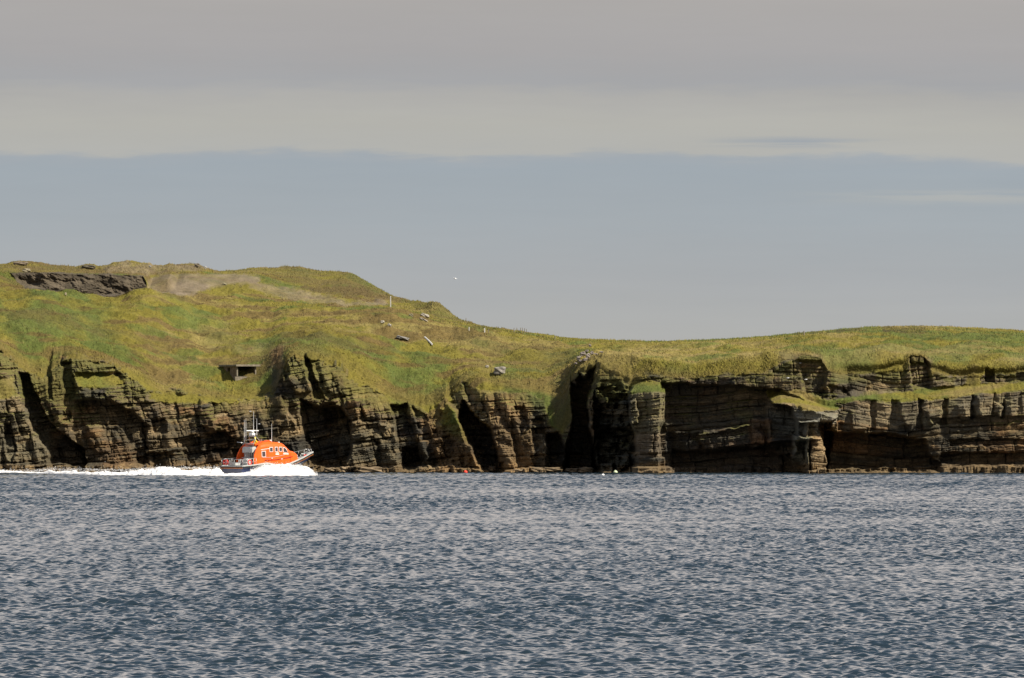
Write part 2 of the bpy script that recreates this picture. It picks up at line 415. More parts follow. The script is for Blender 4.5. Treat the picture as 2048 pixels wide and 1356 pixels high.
P([(724, 800), (742, 800), (748, 834), (728, 836)], .8, 2)
P([(690, 842), (790, 850), (800, 946), (672, 946), (676, 890)], 1.8, 3)
P([(700, 855), (755, 848), (760, 862), (702, 866)], -1.0, 2)
P([(700, 878), (750, 874), (752, 886), (702, 888)], -1.0, 2)
P([(752, 884), (760, 884), (766, 940), (756, 940)], -1.0, 1.5)
P([(782, 812), (812, 808), (824, 850), (842, 900), (858, 936), (806, 940), (794, 870)], -3.6, 3)
P([(824, 812), (850, 830), (872, 905), (884, 936), (862, 936), (846, 880)], -1.4, 3)
P([(806, 896), (834, 896), (842, 934), (806, 936)], -4, 3)
# spur with its diagonal crest
cr = pl(cy, [(700, 862), (760, 876), (820, 900), (880, 932), (940, 968), (960, 975)])
dl = cr - (cx + wob * 1.3 + 9 * fbm(cx / 30, cy / 22, 3, 99))
Dm += np.where(dl > 0, 5.0 * np.exp(-np.clip(dl, 0, None) / 55), 5.0 * np.exp(np.clip(dl, None, 0) / 5.0)) * sstep(cy, 735, 800) * (np.abs(dl) < 400)
P([(925, 800), (950, 835), (982, 862), (994, 900), (996, 960), (972, 960), (940, 885), (915, 830)], -9, 4)
P([(968, 785), (1012, 782), (1022, 850), (1034, 960), (1004, 960), (985, 880)], 1.3, 3)
P([(998, 924), (1007, 922), (1008, 960), (997, 960)], -3, 1.5)
P([(1028, 812), (1048, 810), (1056, 850), (1040, 870)], -1.5, 3)
P([(1060, 838), (1085, 835), (1095, 880), (1070, 900)], -2.0, 3)
P([(1095, 870), (1118, 865), (1135, 900), (1140, 960), (1092, 960)], -6, 4)
P([(1143, 758), (1150, 762), (1158, 745), (1166, 752), (1176, 734), (1196, 722), (1190, 765), (1176, 800), (1178, 850), (1192, 915), (1204, 960), (1122, 960), (1134, 890), (1148, 830), (1143, 785)], -1, 3)
sd = poly_sd(qx, qy, [(1143, 765), (1152, 770), (1160, 748), (1168, 756), (1178, 742), (1192, 736), (1190, 765), (1176, 800), (1178, 850), (1192, 915), (1204, 960), (1122, 960), (1134, 890), (1148, 830), (1141, 790)])
Dm -= 13 * sstep(sd, -3, 5) * (.35 + .65 * sstep(cy, 745, 840))
Dm += sstep(cx, 850, 870) * sstep(cx, 985, 960) * sstep(cy, 790, 820) * 1.3 * fbm(cx / 9, cy / 12, 4, 57)
# headland right of the cleft: a wall turned to the left, away from the sun
Dm -= 7.5 * np.clip(1 - (cx + wob - 1186) / 70, 0, 1) ** 1.3 * (cx + wob > 1186) * sstep(cy, 745, 872)
Dm += sstep(cx, 1180, 1195) * sstep(cx, 1268, 1255) * sstep(cy, 745, 790) * (2.6 * fbm(cx / 13, cy / 18, 4, 58) + 1.2 * np.sign(fbm(cx / 22, cy / 7, 2, 59)) * sstep(np.abs(fbm(cx / 22, cy / 7, 2, 59)), 0, .08))
P([(1192, 862), (1240, 855), (1272, 862), (1272, 960), (1200, 960)], -3.2, 4)
P([(1238, 806), (1272, 798), (1276, 846), (1250, 850)], 2.0, 2)
# wall in the shade under the turf
P([(1322, 766), (1400, 768), (1480, 772), (1560, 780), (1604, 800), (1610, 960), (1315, 960)], -4.2, 3)
P([(1345, 898), (1400, 905), (1560, 893), (1600, 960), (1345, 960)], -3.0, 4)
P([(1330, 848), (1420, 845), (1500, 838), (1504, 852), (1420, 866), (1332, 866)], .9, 2)
P([(1395, 868), (1500, 850), (1530, 870), (1528, 893), (1408, 900)], 1.6, 2.5)
P([(1504, 838), (1540, 838), (1540, 886), (1508, 888)], 1.4, 2)
P([(1600, 720), (1650, 722), (1652, 790), (1610, 790)], -1.4, 4)
# first stack
cap1 = np.clip((cy - 764) / 20, 0, 1) ** .6
sd = poly_sd(cx + wob * .25, cy, [(1256, 786), (1266, 772), (1284, 764), (1300, 762), (1320, 765), (1331, 778), (1329, 830), (1324, 850), (1320, 862), (1316, 880), (1322, 900), (1324, 914), (1330, 916), (1330, 960), (1262, 960), (1262, 912), (1272, 905), (1272, 870), (1260, 845)])
Dm += 5.5 * sstep(sd, -1.8, 1.8) * cap1
sd = poly_sd(cx, cy, [(1300, 782), (1334, 782), (1334, 905), (1294, 905)])
Dm += 1.0 * sstep(sd, -4, 2) * sstep(cy, 780, 790)
P([(1266, 913), (1330, 915), (1331, 960), (1266, 960)], .9, 1.2, True)
P([(1262, 932), (1337, 933), (1347, 941), (1348, 960), (1262, 960)], 2.8, 1.2, True)
P([(1258, 934), (1349, 935), (1350, 960), (1258, 960)], 3.5, 1.0, True)
P([(1233, 912), (1258, 910), (1262, 960), (1233, 960)], 7.0, 1.4, True)
P([(1203, 928), (1225, 927), (1226, 960), (1203, 960)], 9.0, 1.4, True)
# second stack with overhanging head
capt = pl(cx, [(1500, 800), (1540, 793), (1560, 784), (1600, 787), (1640, 802), (1668, 812), (1680, 818)])
cap2 = np.clip((cy - capt) / 22, 0, 1) ** .7
sd = poly_sd(cx + wob * .3, cy + wob2 * .3, [(1536, 796), (1558, 783), (1600, 784), (1612, 800), (1612, 880), (1540, 885), (1532, 830)])
Dm += 3.6 * sstep(sd, -3, 3) * cap2
sd = poly_sd(cx + wob * .15, cy + wob2 * .15, [(1570, 811), (1545, 809), (1536, 797), (1556, 784), (1600, 784), (1645, 800), (1670, 811), (1679, 824), (1674, 836), (1660, 843), (1632, 845), (1594, 846), (1584, 830), (1582, 816)])
Dm = np.where(sd > -3, np.maximum(Dm, -4.2 + 9.8 * sstep(sd, -2, 2) * np.clip((cy - capt) / 26, 0, 1) ** .6), Dm)
sd = poly_sd(cx, cy, [(1596, 812), (1640, 814), (1676, 816), (1680, 823), (1600, 823)])
Dm += 1.5 * sstep(sd, -2.5, 2)
P([(1592, 842), (1636, 842), (1632, 862), (1640, 876), (1592, 876)], 5.2, 2.2)
P([(1586, 872), (1642, 876), (1650, 920), (1649, 960), (1612, 960), (1600, 930), (1586, 915)], 7.6, 2)
P([(1584, 874), (1612, 874), (1611, 926), (1600, 932), (1586, 915)], 1.0, 1.5)
P([(1613, 880), (1617, 880), (1618, 960), (1614, 960)], -2.0, 1)
P([(1636, 846), (1660, 846), (1668, 880), (1655, 946), (1652, 946), (1650, 900), (1644, 870)], -4, 2)
P([(1655, 846), (1676, 845), (1676, 860), (1652, 862)], 2.0, 2)
P([(1536, 880), (1590, 880), (1594, 905), (1560, 915), (1536, 900)], 2.0, 4)
# right-hand cliff
led = pl(cx, [(1640, 806), (1690, 800), (1740, 797), (1800, 800), (1830, 798), (1880, 796), (1930, 790), (1970, 786), (2048, 781), (2250, 772)]) + 1.5 * fbm(cx / 8, cy * 0, 3, 77)
Dm -= 4.6 * np.clip((led - cy) / 17, 0, 1) * sstep(cx, 1668, 1700)
P([(1651, 860), (1700, 866), (1780, 868), (1850, 880), (1856, 905), (1880, 930), (1880, 944), (1651, 946)], -5.5, 3)
P([(1860, 838), (1960, 832), (2200, 828), (2200, 842), (1870, 850)], -1.2, 2)
P([(1900, 880), (2200, 876), (2200, 888), (1900, 892)], -1.2, 2)
P([(1880, 905), (2200, 905), (2200, 926), (1880, 928)], -2.0, 3)
P([(1660, 770), (1690, 775), (1700, 790), (1660, 800)], -1.5, 3)
P([(1822, 722), (1862, 722), (1868, 775), (1830, 775)], -1.8, 3)
P([(1976, 745), (1994, 745), (1994, 765), (1976, 765)], -2.0, 1.5)
for (a, b, tp, bt, v) in [(1742, 1752, 800, 862, -.7), (1783, 1800, 800, 850, -.6), (1836, 1846, 798, 860, -1.1), (1886, 1896, 798, 850, -1.2), (1942, 1947, 790, 840, -.8), (2006, 2010, 800, 835, -.7), (1986, 1989, 786, 830, -.5)]:
    P([(a, tp), (b, tp), (b - 2, bt), (a - 3, bt)], v, 1.6)
for (poly, v) in [([(1795, 802), (1838, 800), (1835, 830), (1818, 862), (1800, 830)], 1.1), ([(1850, 820), (1884, 815), (1880, 845), (1862, 850)], 1.0), ([(1915, 812), (1942, 808), (1941, 838), (1922, 838)], 1.0), ([(1988, 802), (2004, 812), (2002, 832), (1988, 826)], .9), ([(1950, 795), (1985, 792), (1986, 832), (1950, 836)], 1.0), ([(2010, 800), (2034, 800), (2034, 832), (2010, 836)], .8), ([(1700, 822), (1740, 820), (1742, 858), (1702, 858)], .8)]:
    P(poly, v, 2.2)
# green ledge on the left
Dm -= 1.8 * np.clip((771 - cy) / 22, 0, 1) * sstep(cx, 148, 158) * sstep(cx, 250, 238) * sstep(cy, 742, 748)
# wave-cut bench
bt = 5 * fbm(cx / 30, cy * 0 + 4, 4, 56) + pl(cx, [(-300, 926), (150, 928), (175, 944), (260, 932), (310, 944), (420, 940), (620, 930), (720, 934), (900, 930), (960, 938), (1000, 944), (1060, 936), (1120, 936), (1200, 941), (1345, 941), (1350, 934), (1480, 932), (1540, 936), (1600, 938), (1700, 936), (1850, 932), (2250, 931)]) + 3 * fbm(cx / 12, cy * 0 + 8, 4, 55)
bv = pl(cx, [(-300, 2.5), (150, 2.5), (175, .5), (300, 1.5), (640, 2.5), (940, 2.5), (975, 5), (1130, 9), (1200, 8), (1230, 1), (1350, 3), (1600, 3), (1660, 4.5), (1850, 4), (1900, 2.2), (2250, 2.0)])
bench = sstep(cy, bt - 1.0, bt + 2.0)
Dm += bv * bench * (1 + .5 * fbm(cx / 10, cy / 60, 3, 66))

# --- bedded, jointed rock relief
def rock_detail(X, Zz, px, seed=0):
    dip = pl(px, [(-200, .10), (600, .12), (900, .05), (1200, .0), (1500, .04), (1800, -.01), (2250, .02)])
    left = sstep(px, 1250, 1050)
    b0 = Zz - dip * X + .45 * fbm(X / 9, Zz / 9, 3, 5 + seed) + (.06 + .10 * left) * fbm(X / 1.9, Zz / 2.2, 3, 6 + seed)
    Xw = X + (.08 + .22 * left) * fbm(X / 2.5, Zz / 2.0, 3, 8 + seed) + .22 * left * (Zz - 6)
    out = np.zeros_like(X); tone = np.zeros_like(X); crack = np.zeros_like(X)
    r = np.random.default_rng(100 + seed)
    for (tmin, tmax, wmin, wmax, amp, tilt, sd, gz, gx) in [(1.4, 3.4, 2.2, 6.0, .95, .30, 1, .07, .09), (.40, 1.2, .8, 3.4, .42, .18, 2, .05, .05), (.14, .40, .6, 2.6, .20, .04, 3, .03, .025)]:
        th = r.uniform(tmin, tmax, 400) * np.where(r.random(400) < .3, .5, 1.1); bounds = -14 + np.cumsum(th)
        i = np.clip(np.searchsorted(bounds, b0), 1, 399)
        fz = (b0 - bounds[i - 1]) / th[i]
        w = wmin + (wmax - wmin) * hsh(i, i * 0, 0, sd + seed) ** 1.5
        u = (Xw + .3 * vnoise(X * 0 + i * 3.1, b0 * 1.5, sd)) / w + hsh(i, i * 0 + 5, 0, sd + seed) * 40
        j = np.floor(u).astype(np.int64); fx = u - j
        h1 = hsh(j, i, 0, sd + seed); h2 = hsh(j, i, 1, sd + 9 + seed); h3 = hsh(i, i * 0 + 2, 0, sd + 4 + seed)
        md = np.clip(.75 + 1.3 * fbm(X / (5 / sd + 1.5), Zz / (3 / sd + 1), 3, 40 + sd + seed), .45, 1.7)
        out += amp * md * ((h1 - .5) * (.9 + .5 * left) + (h3 - .5) * (1.1 - .55 * left))
        out += tilt * (1 + 1.0 * left) * (h2 - .35) * 2 * (fx - .5) * w * .5
        # worn shoulders: each bed bulges at mid height
        out += amp * (.10 + .06 * left) * md * (1 - (2 * fz - 1) ** 4)
        ex = np.minimum(fx, 1 - fx) * w; ez = np.minimum(fz, 1 - fz) * th[i]
        jv = sstep(vnoise(X / 1.3 + 9, Zz / 1.3, sd + 50), .25, .7)
        gxd = np.exp(-(ex / gx) ** 2) * jv * (1 if sd < 3 else .3)
        gzd = np.exp(-(ez / gz) ** 2) * (.35 + .65 * jv)
        out -= amp * .5 * gzd + amp * .45 * gxd
        crack += gzd * .3 + gxd * .35
        tone += (h1 - .5) * (.9 if sd < 3 else .7) + (h3 - .5) * (.9 - .3 * left)
    rib = fbm((X + .35 * Zz * left) / 3.2, Zz / 11, 4, 81 + seed)
    out += (.9 * left + .35) * (np.abs(rib) * 2 - .4)
    out += .32 * fbm(X / 2.2, Zz / 1.6, 4, 73 + seed) + .12 * fbm(X / .7, Zz / .4, 3, 71 + seed)
    return out, tone, crack
rd, rtone, rcrack = rock_detail(X, Z, PXg)
slope_px = sstep(PXg, 1150, 1250)
# turf and rock masks ------------------------------------------------
jit = fbm(X / 1.6, Z / 1.0, 4, 12) * 6 + fbm(X / .5, Z / .4, 2, 13) * 3
l1y = pl(PXg, L1P)
grass = sstep(l1y - PYg + jit * (1 + 1.6 * sstep(PXg, 1180, 1100)) + 7 * sstep(PXg, 1180, 1100), -3, 3)
def gp(poly, v=1.0, soft=3):
    global grass
    sd = poly_sd(PXg[:r0 + 60], PYg[:r0 + 60] + 0 * PXg[:r0 + 60], poly) + jit[:r0 + 60] * .7
    grass[:r0 + 60] = np.clip(grass[:r0 + 60] + v * sstep(sd, -soft, soft), 0, 1)
gp([(150, 746), (210, 744), (250, 758), (246, 770), (200, 776), (158, 774)])
gp([(-200, 750), (28, 755), (36, 790), (10, 800), (-200, 800)], .8)
gp([(300, 785), (420, 790), (470, 792), (440, 806), (330, 806), (300, 798)])
gp([(575, 770), (640, 785), (660, 800), (600, 798)], .6)
gp([(720, 745), (860, 780), (905, 820), (920, 850), (890, 850), (840, 812), (780, 800)], 1)
gp([(860, 740), (900, 800), (950, 895), (935, 900), (890, 850), (850, 800)], .08, 6)
gp([(940, 740), (1060, 740), (1140, 750), (1140, 800), (1100, 790), (1010, 782), (960, 778), (930, 770)], .9, 4)
gp([(735, 755), (880, 770), (925, 830), (935, 880), (900, 870), (850, 835), (780, 815)], .55, 12)
gp([(930, 760), (1000, 765), (1100, 775), (1142, 790), (1140, 850), (1110, 860), (1080, 815), (1020, 800), (960, 800)], .6, 12)
gp([(60, 740), (150, 730), (160, 790), (120, 810), (70, 790)], .5, 10)
gp([(420, 785), (560, 780), (590, 815), (540, 835), (440, 820)], .5, 10)
gp([(640, 715), (700, 745), (740, 775), (790, 800), (760, 820), (700, 790), (650, 750)], .55, 9)
gp([(1090, 790), (1140, 790), (1148, 840), (1125, 870), (1100, 850)], .7, 5)
gp([(1188, 740), (1275, 752), (1264, 785), (1240, 800), (1215, 808), (1190, 790)], .75, 6)
gp([(1262, 762), (1332, 762), (1332, 784), (1262, 786)], 1, 2)
gp([(1535, 780), (1600, 780), (1680, 812), (1672, 821), (1600, 820), (1585, 806), (1545, 806)], 1, 2)
gp([(1660, 802), (1700, 793), (1760, 786), (1800, 785), (1850, 776), (1905, 772), (1980, 766), (2048, 762), (2250, 760), (2250, 778), (2040, 782), (1960, 788), (1900, 798), (1860, 800), (1780, 802), (1730, 800), (1690, 808)], 1, 2)
gp([(1660, 740), (1700, 745), (1700, 765), (1660, 770)], .5, 4)
gp([(1940, 745), (1970, 745), (1965, 770), (1930, 775)], .8, 3)
# rock shelves breaking through turf
def rp(poly, v=1.0, soft=3):
    global grass
    sel = slice(0, r0 + 140)
    sd = poly_sd(PXg[sel], PYg[sel], poly) + jit[sel] * .8
    grass[sel] = np.clip(grass[sel] - v * sstep(sd, -soft, soft), 0, 1)
rp([(122, 718), (180, 722), (240, 738), (232, 748), (180, 742), (125, 738)], .9)
rp([(545, 700), (566, 700), (574, 792), (540, 786)], .75, 7)
rp([(420, 700), (560, 690), (560, 700), (500, 712), (440, 708)], .25)
rp([(1560, 700), (1640, 706), (1655, 745), (1560, 745)], .6, 8)
rp([(1600, 712), (1645, 718), (1650, 760), (1600, 760)], .5, 6)
rp([(1826, 722), (1866, 722), (1860, 745), (1826, 745)], .7, 5)
rp([(1290, 748), (1340, 748), (1340, 764), (1310, 762)], .5, 3)
rock = 1 - grass
quarry = np.zeros_like(grass)
qs = (SEG == 4) | (SEG == 3)
qsd = poly_sd(PXg, PYg, [(18, 546), (60, 545), (150, 548), (286, 552), (292, 578), (290, 600), (120, 620), (70, 600), (45, 575)]) + jit * .35
quarry = sstep(qsd + 3 * fbm(X / 3, Z / 1.5, 3, 620), -2, 2) * ((SEG >= 3) & (SEG <= 5))
rock = np.maximum(rock, quarry)
gravel = sstep(poly_sd(PXg, PYg, [(292, 582), (296, 560), (330, 548), (400, 546), (480, 548), (520, 552), (520, 565), (490, 572), (440, 576), (400, 582), (370, 590), (330, 590)]) + jit * .7, -3, 4) * (SEG >= 3)
path = sstep(poly_sd(PXg, PYg, [(500, 562), (560, 578), (640, 590), (700, 606), (770, 600), (775, 608), (740, 617), (660, 613), (600, 603), (540, 590), (500, 578)]) + jit * .8, -4, 4) * (SEG >= 2) * .85
rubble = sstep(poly_sd(PXg, PYg, [(205, 536), (230, 526), (300, 528), (400, 532), (430, 541), (300, 548), (215, 545)]) + jit * 1.0, -3, 4) * (SEG >= 5) * .7
grass = grass * (1 - quarry)

# tall joint-bounded blocks of the right-hand cliff: each has a left and a right facet
bxs = np.array([1660, 1692, 1742, 1792, 1840, 1890, 1944, 1987, 2008, 2037, 2075, 2120, 2165, 2300.])
apx = np.array([.5, .45, .6, .25, .35, .75, .4, .55, .5, .3, .6, .4, .5, .5]); bh_ = np.array([.5, .5, 1.0, 1.3, .8, 1.5, 1.3, .7, 1.0, 1.2, 1, 1, 1, 1.])
led2 = np.interp(PXg, [1640, 1690, 1740, 1800, 1830, 1880, 1930, 1970, 2048, 2250], [806, 800, 797, 800, 798, 796, 790, 786, 781, 772])
bot = 856 - .06 * (PXg - 1700) + 5 * fbm(PXg / 20, PYg / 30, 2, 88)
cxx = PXg + 2.5 * fbm(PXg / 8, PYg / 12, 3, 87) + .10 * (PYg - 830)
ib = np.clip(np.searchsorted(bxs, cxx) - 1, 0, 12); fb = (cxx - bxs[ib]) / (bxs[ib + 1] - bxs[ib])
ap = apx[ib] + .35 * (PYg - 830) / 60
fac = 1 - np.where(fb < ap, (ap - fb) / np.maximum(ap, .15), (fb - ap) / np.maximum(1 - ap, .15)) * .9
zone = sstep(PXg, 1680, 1694) * sstep(PYg, led2 - 1, led2 + 3) * sstep(PYg, bot + 3, bot - 2) * (SEG == 0)
blk = zone * .72 * bh_[ib] * fac * (1.0 + .25 * np.sign(np.sin(ib * 7.3 + (PYg - led2) / 14)))
rd = rd * (1 - .5 * zone) + blk / 1.15
rcrack = rcrack * (1 - .6 * zone)
# --- apply relief
topblend = np.zeros(nr); topblend[:r0] = 1; topblend[r0:r0 + 60] = 1 - sstep(np.arange(60), 0, 60)
Dfull = np.zeros_like(X); Dfull[:r0 + 60] = Dm
Drow = np.where((SEG == 0), Dfull, 0)
Dtop = Dfull[r0 - 1]
Drow[r0:r0 + 60] = Dtop[None, :] * (1 - sstep(np.arange(60), 0, 60))[:, None]
Y = Y - Drow
amp = np.where((SEG >= 3) & (PXg < 320), .35, 1) * np.where(SEG == 0, 1.0, np.where(SEG <= 2, .5, .8))
hs = np.clip(pl(PXg, [(-200, 1.1), (900, 1.1), (1200, .9), (2250, .8)]), .5, 1.2)
Y = Y - rd * np.clip(rock, 0, 1) * amp * hs * 1.15
# tussocks, hummocks and terracettes in the turf
gm = grass * (1 - gravel * .8)
tus = .26 * fbm(X / 1.7, Y / 2.4, 4, 201) + .10 * fbm(X / .45, Y / .7, 2, 202)
hum = .95 * fbm(X / 14, Y / 20, 3, 203) + .85 * fbm(X / 5 + Y / 30, Y / 5, 3, 204)
endf = np.where(SEG >= 5, .5, 1.0) * np.where(SEG == 6, 0.4, 1)
Z = Z + np.where(SEG > 0, (tus * gm + hum * np.clip((PYg - 0) * 0 + 1, 0, 1) * np.where(SEG >= 4, .35, .9)) * endf, 0)
terr = np.sin((Y * .9 + X * .35 + 3 * fbm(X / 12, Y / 12, 2, 301)) * 1.6)
Z += np.where((SEG >= 1) & (SEG <= 2) & (PXg < 1000), .11 * terr * gm, 0)
Y -= np.where(SEG == 0, tus * grass * 1.6, 0)
Z += np.where(SEG >= 3, rubble * .5 * fbm(X / 1.1, Y / 1.4, 3, 401), 0)
Y -= np.where(SEG >= 3, quarry * 1.6 * fbm((X + Z) / 2.4, Z / 1.6, 4, 402), 0)

# green growth on ledges and a ragged, overgrown upper edge
dYd = np.gradient(Y, axis=0) / np.maximum(np.abs(np.gradient(Z, axis=0)), .02)
ledge = sstep(dYd, .5, 2.0) * (SEG == 0)
moss = sstep(fbm(X / 4, Z / 2.5, 4, 640) + .10 * (Z - 8.5), .0, .4)
upper = sstep(PYg - l1y, 30 + 40 * sstep(PXg, 1180, 1100), 2) * (SEG == 0) * sstep(fbm(X / 2.2 + Z * .3, Z / 1.8, 4, 641) + .25 * sstep(PYg - l1y, 25, 0), .02, .22)
green_rock = np.clip(np.maximum(ledge * moss, upper * .9), 0, 1) * rock
# --- surface colours (the ground's own tones, plus some shade painted in)
def mixc(c, col, f): return c + (np.array(col)[None, None, :] - c) * f[..., None]
big = fbm(X / 16, Y / 26, 4, 501); med = fbm(X / 5 + Y / 40, Y / 6, 4, 502); fin = fbm(X / 1.2, Y / 2.0, 3, 503)
lane = fbm((X + Y * .3) / 9, (Y - X * .25) / 3.0, 4, 504)
col = np.zeros((nr, nc, 3)) + np.array([.132, .112, .019])
col = mixc(col, (.078, .092, .020), sstep(big + .6 * med, -.12, .42))
col = mixc(col, (.185, .145, .050), sstep(-big + .7 * lane, .05, .5) * .8)
col = mixc(col, (.082, .052, .018), sstep(lane - .3 * big, .13, .36) * .65 * sstep(PXg, 1250, 1050))
col = mixc(col, (.11, .078, .026), sstep(lane + fin * .4, .3, .55) * .5 * sstep(PXg, 1050, 1250))
col = mixc(col, (.075, .092, .020), sstep(med - lane * .5, .28, .5) * .7)
col *= (.98 + .24 * fin + .15 * fbm(X / .35, Y / .5, 2, 505))[..., None]
def tint(poly, c, f, soft=8):
    global col
    sd = poly_sd(PXg, PYg, poly) + jit * 1.2
    col = mixc(col, c, sstep(sd, -soft, soft) * f * np.clip(.7 + 1.1 * med, 0, 1))
tint([(-200, 515), (0, 515), (430, 520), (440, 545), (300, 550), (60, 548), (0, 546), (-200, 560)], (.105, .074, .026), .85, 3)
tint([(0, 560), (30, 565), (100, 583), (60, 588), (-50, 580)], (.10, .062, .022), .8, 3)
tint([(430, 540), (560, 528), (700, 542), (800, 600), (760, 600), (640, 575), (520, 556)], (.088, .076, .024), .7, 6)
tint([(590, 575), (700, 570), (780, 596), (760, 604), (650, 592)], (.085, .058, .024), .8, 4)
tint([(800, 600), (870, 596), (940, 645), (1000, 660), (960, 665), (880, 640)], (.080, .080, .022), .8, 4)
tint([(460, 655), (640, 650), (760, 680), (800, 700), (700, 700), (560, 675)], (.085, .055, .02), .6, 10)
tint([(-50, 620), (120, 630), (300, 670), (420, 705), (330, 700), (100, 660)], (.09, .062, .022), .55, 8)
tint([(900, 670), (1060, 680), (1150, 700), (1140, 745), (1060, 745), (960, 720)], (.090, .074, .024), .6, 10)
tint([(330, 590), (380, 600), (450, 640), (500, 690), (440, 700), (360, 640)], (.105, .12, .03), .5, 14)
tint([(1765, 655), (1850, 655), (1850, 668), (1765, 668)], (.06, .05, .018), .9, 3)
tint([(1590, 668), (1700, 658), (1720, 662), (1600, 676)], (.055, .05, .018), .8, 2)
tint([(1146, 742), (1190, 728), (1262, 752), (1264, 782), (1235, 800), (1170, 810), (1146, 790)], (.06, .065, .020), .8, 10)  # turf beside the cleft darkened by colour, standing in for shade
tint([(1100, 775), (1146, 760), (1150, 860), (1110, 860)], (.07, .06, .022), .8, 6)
# straw coloured band along the flat brow on the right
brow = sstep(PXg, 1180, 1260) * sstep(PYg, 690, 704) * sstep(PYg, 732, 716)
col = mixc(col, (.22, .17, .065), brow * .6 * np.clip(.6 + lane, 0, 1))
# brown heather hanging along the cliff edge
edge = sstep(l1y - PYg, 26, 4) * sstep(l1y - PYg, -14, 0)
col = mixc(col, (.12, .090, .026), edge * np.clip(.65 + .8 * med, 0, 1) * .9)
# rock
rc = np.zeros((nr, nc, 3)) + np.array([.120, .090, .048])
rc = mixc(rc, (.052, .046, .032), sstep(rtone, -.05, .7) * .8)
rc = mixc(rc, (.25, .180, .096), sstep(-rtone, .3, 1.0) * .9)
st = fbm(X / 7, Z / 3.0, 4, 601)
rc = mixc(rc, (.22, .120, .048), sstep(st + .25 * rtone, .22, .6) * .65)
rc = mixc(rc, (.115, .108, .045), sstep(fbm(X / 3, Z / 2, 4, 602) + (Z - 10) * .05, .1, .55) * .6)
rc = mixc(rc, (.030, .029, .025), sstep(fbm(X / 4, Z / 3.5, 4, 603) , -.08, .35) * .7)
tide = sstep(Z + 2.2 * fbm(X / 6, Z / 3, 3, 611), 7.5, 2.5) * sstep(Z, .7, 1.3)
rc = mixc(rc, (.030, .029, .024), tide * .60 * np.clip(.8 + .8 * fbm(X / 4, Z / 1.0, 3, 604), 0, 1))
rc = mixc(rc, (.125, .086, .044), sstep(Z + 1.5 * fbm(X / 4, Z * .5, 4, 605), 1.6, .7) * .75)
rc *= (1 - .35 * np.clip(rcrack, 0, 1))[..., None]
rc *= (1 + .35 * fbm(X / .7, Z / .25, 3, 606))[..., None]
rc = mixc(rc, (.30, .20, .09), sstep(fbm(X / 2.2, Z / .9, 3, 607), .42, .6) * .35)
isr = np.clip(rock, 0, 1)
def rtint(poly, c, f, soft=4):
    global rc
    sel = slice(0, r0 + 40)
    sd = poly_sd(PXg[sel], PYg[sel], poly) + jit[sel] * .6
    m_ = np.zeros_like(X); m_[sel] = sstep(sd, -soft, soft) * f
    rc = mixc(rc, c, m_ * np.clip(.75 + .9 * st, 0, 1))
rtint([(1330, 760), (1530, 765), (1600, 860), (1600, 946), (1330, 946)], (.055, .052, .044), .55, 8)  # shade under the turf overhang painted into the wall's rock colour
rtint([(1188, 800), (1268, 790), (1268, 925), (1188, 946)], (.032, .034, .024), .9, 6)  # wall right of the cleft painted near black in place of shade
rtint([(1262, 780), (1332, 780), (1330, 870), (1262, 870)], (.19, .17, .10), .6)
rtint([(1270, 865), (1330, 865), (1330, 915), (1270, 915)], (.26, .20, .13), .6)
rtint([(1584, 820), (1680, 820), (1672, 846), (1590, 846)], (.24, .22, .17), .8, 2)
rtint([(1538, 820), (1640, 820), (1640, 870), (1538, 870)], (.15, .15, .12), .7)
rtint([(1585, 872), (1620, 872), (1620, 925), (1585, 925)], (.21, .20, .14), .7)  # pillar's left facet: its shaded grey is put into the rock colour
rtint([(1616, 872), (1652, 872), (1652, 946), (1616, 946)], (.30, .21, .11), .7)  # pillar's right facet: sunlit tan painted into the rock colour
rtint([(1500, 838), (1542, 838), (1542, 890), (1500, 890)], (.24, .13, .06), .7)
rtint([(1690, 800), (2200, 790), (2200, 845), (1850, 850), (1690, 860)], (.21, .175, .11), .5, 6)
rtint([(1660, 745), (2200, 745), (2200, 785), (1700, 800)], (.19, .155, .10), .5, 5)
rtint([(965, 790), (1060, 785), (1070, 940), (1000, 940), (980, 870)], (.23, .145, .065), .6, 8)
rtint([(-100, 760), (50, 760), (100, 880), (100, 930), (-100, 930)], (.19, .165, .10), .4, 8)
rtint([(680, 850), (790, 850), (800, 930), (680, 930)], (.17, .145, .085), .5, 8)
rtint([(880, 790), (940, 880), (965, 940), (880, 940), (840, 850)], (.20, .12, .05), .6, 8)
qc = np.zeros_like(rc) + np.array([.066, .053, .036]); qc *= (1 + .9 * fbm((X + Z) / 1.6, Z / .9, 4, 608))[..., None]
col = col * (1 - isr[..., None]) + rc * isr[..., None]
col = mixc(col, (.105, .098, .026), green_rock * .85)
col = col * (1 - quarry[..., None]) + qc * quarry[..., None]
gc = np.zeros_like(rc) + np.array([.155, .122, .080]); gc *= (1 + .5 * fbm(X / 1.5, Y / 4, 4, 609))[..., None]
for msk in (gravel, path * .8, rubble):
    f = np.clip(msk * (1 - quarry), 0, 1) * (.75 + .5 * np.clip(fbm(X / 3, Y / 8, 3, 610), -1, .5))
    col = col * (1 - f[..., None]) + gc * f[..., None]
col = np.clip(col, .008, .6)
sm = (grass[:-1, :-1] > .5) & (quarry[:-1, :-1] < .5)
co = np.stack([X, Y, Z], -1)
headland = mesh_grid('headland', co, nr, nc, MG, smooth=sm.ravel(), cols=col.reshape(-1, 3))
tag(headland, kind='structure')
PXf = 1024 + X * F / Y; PYf = HY - (Z - CAMZ) * F / Y

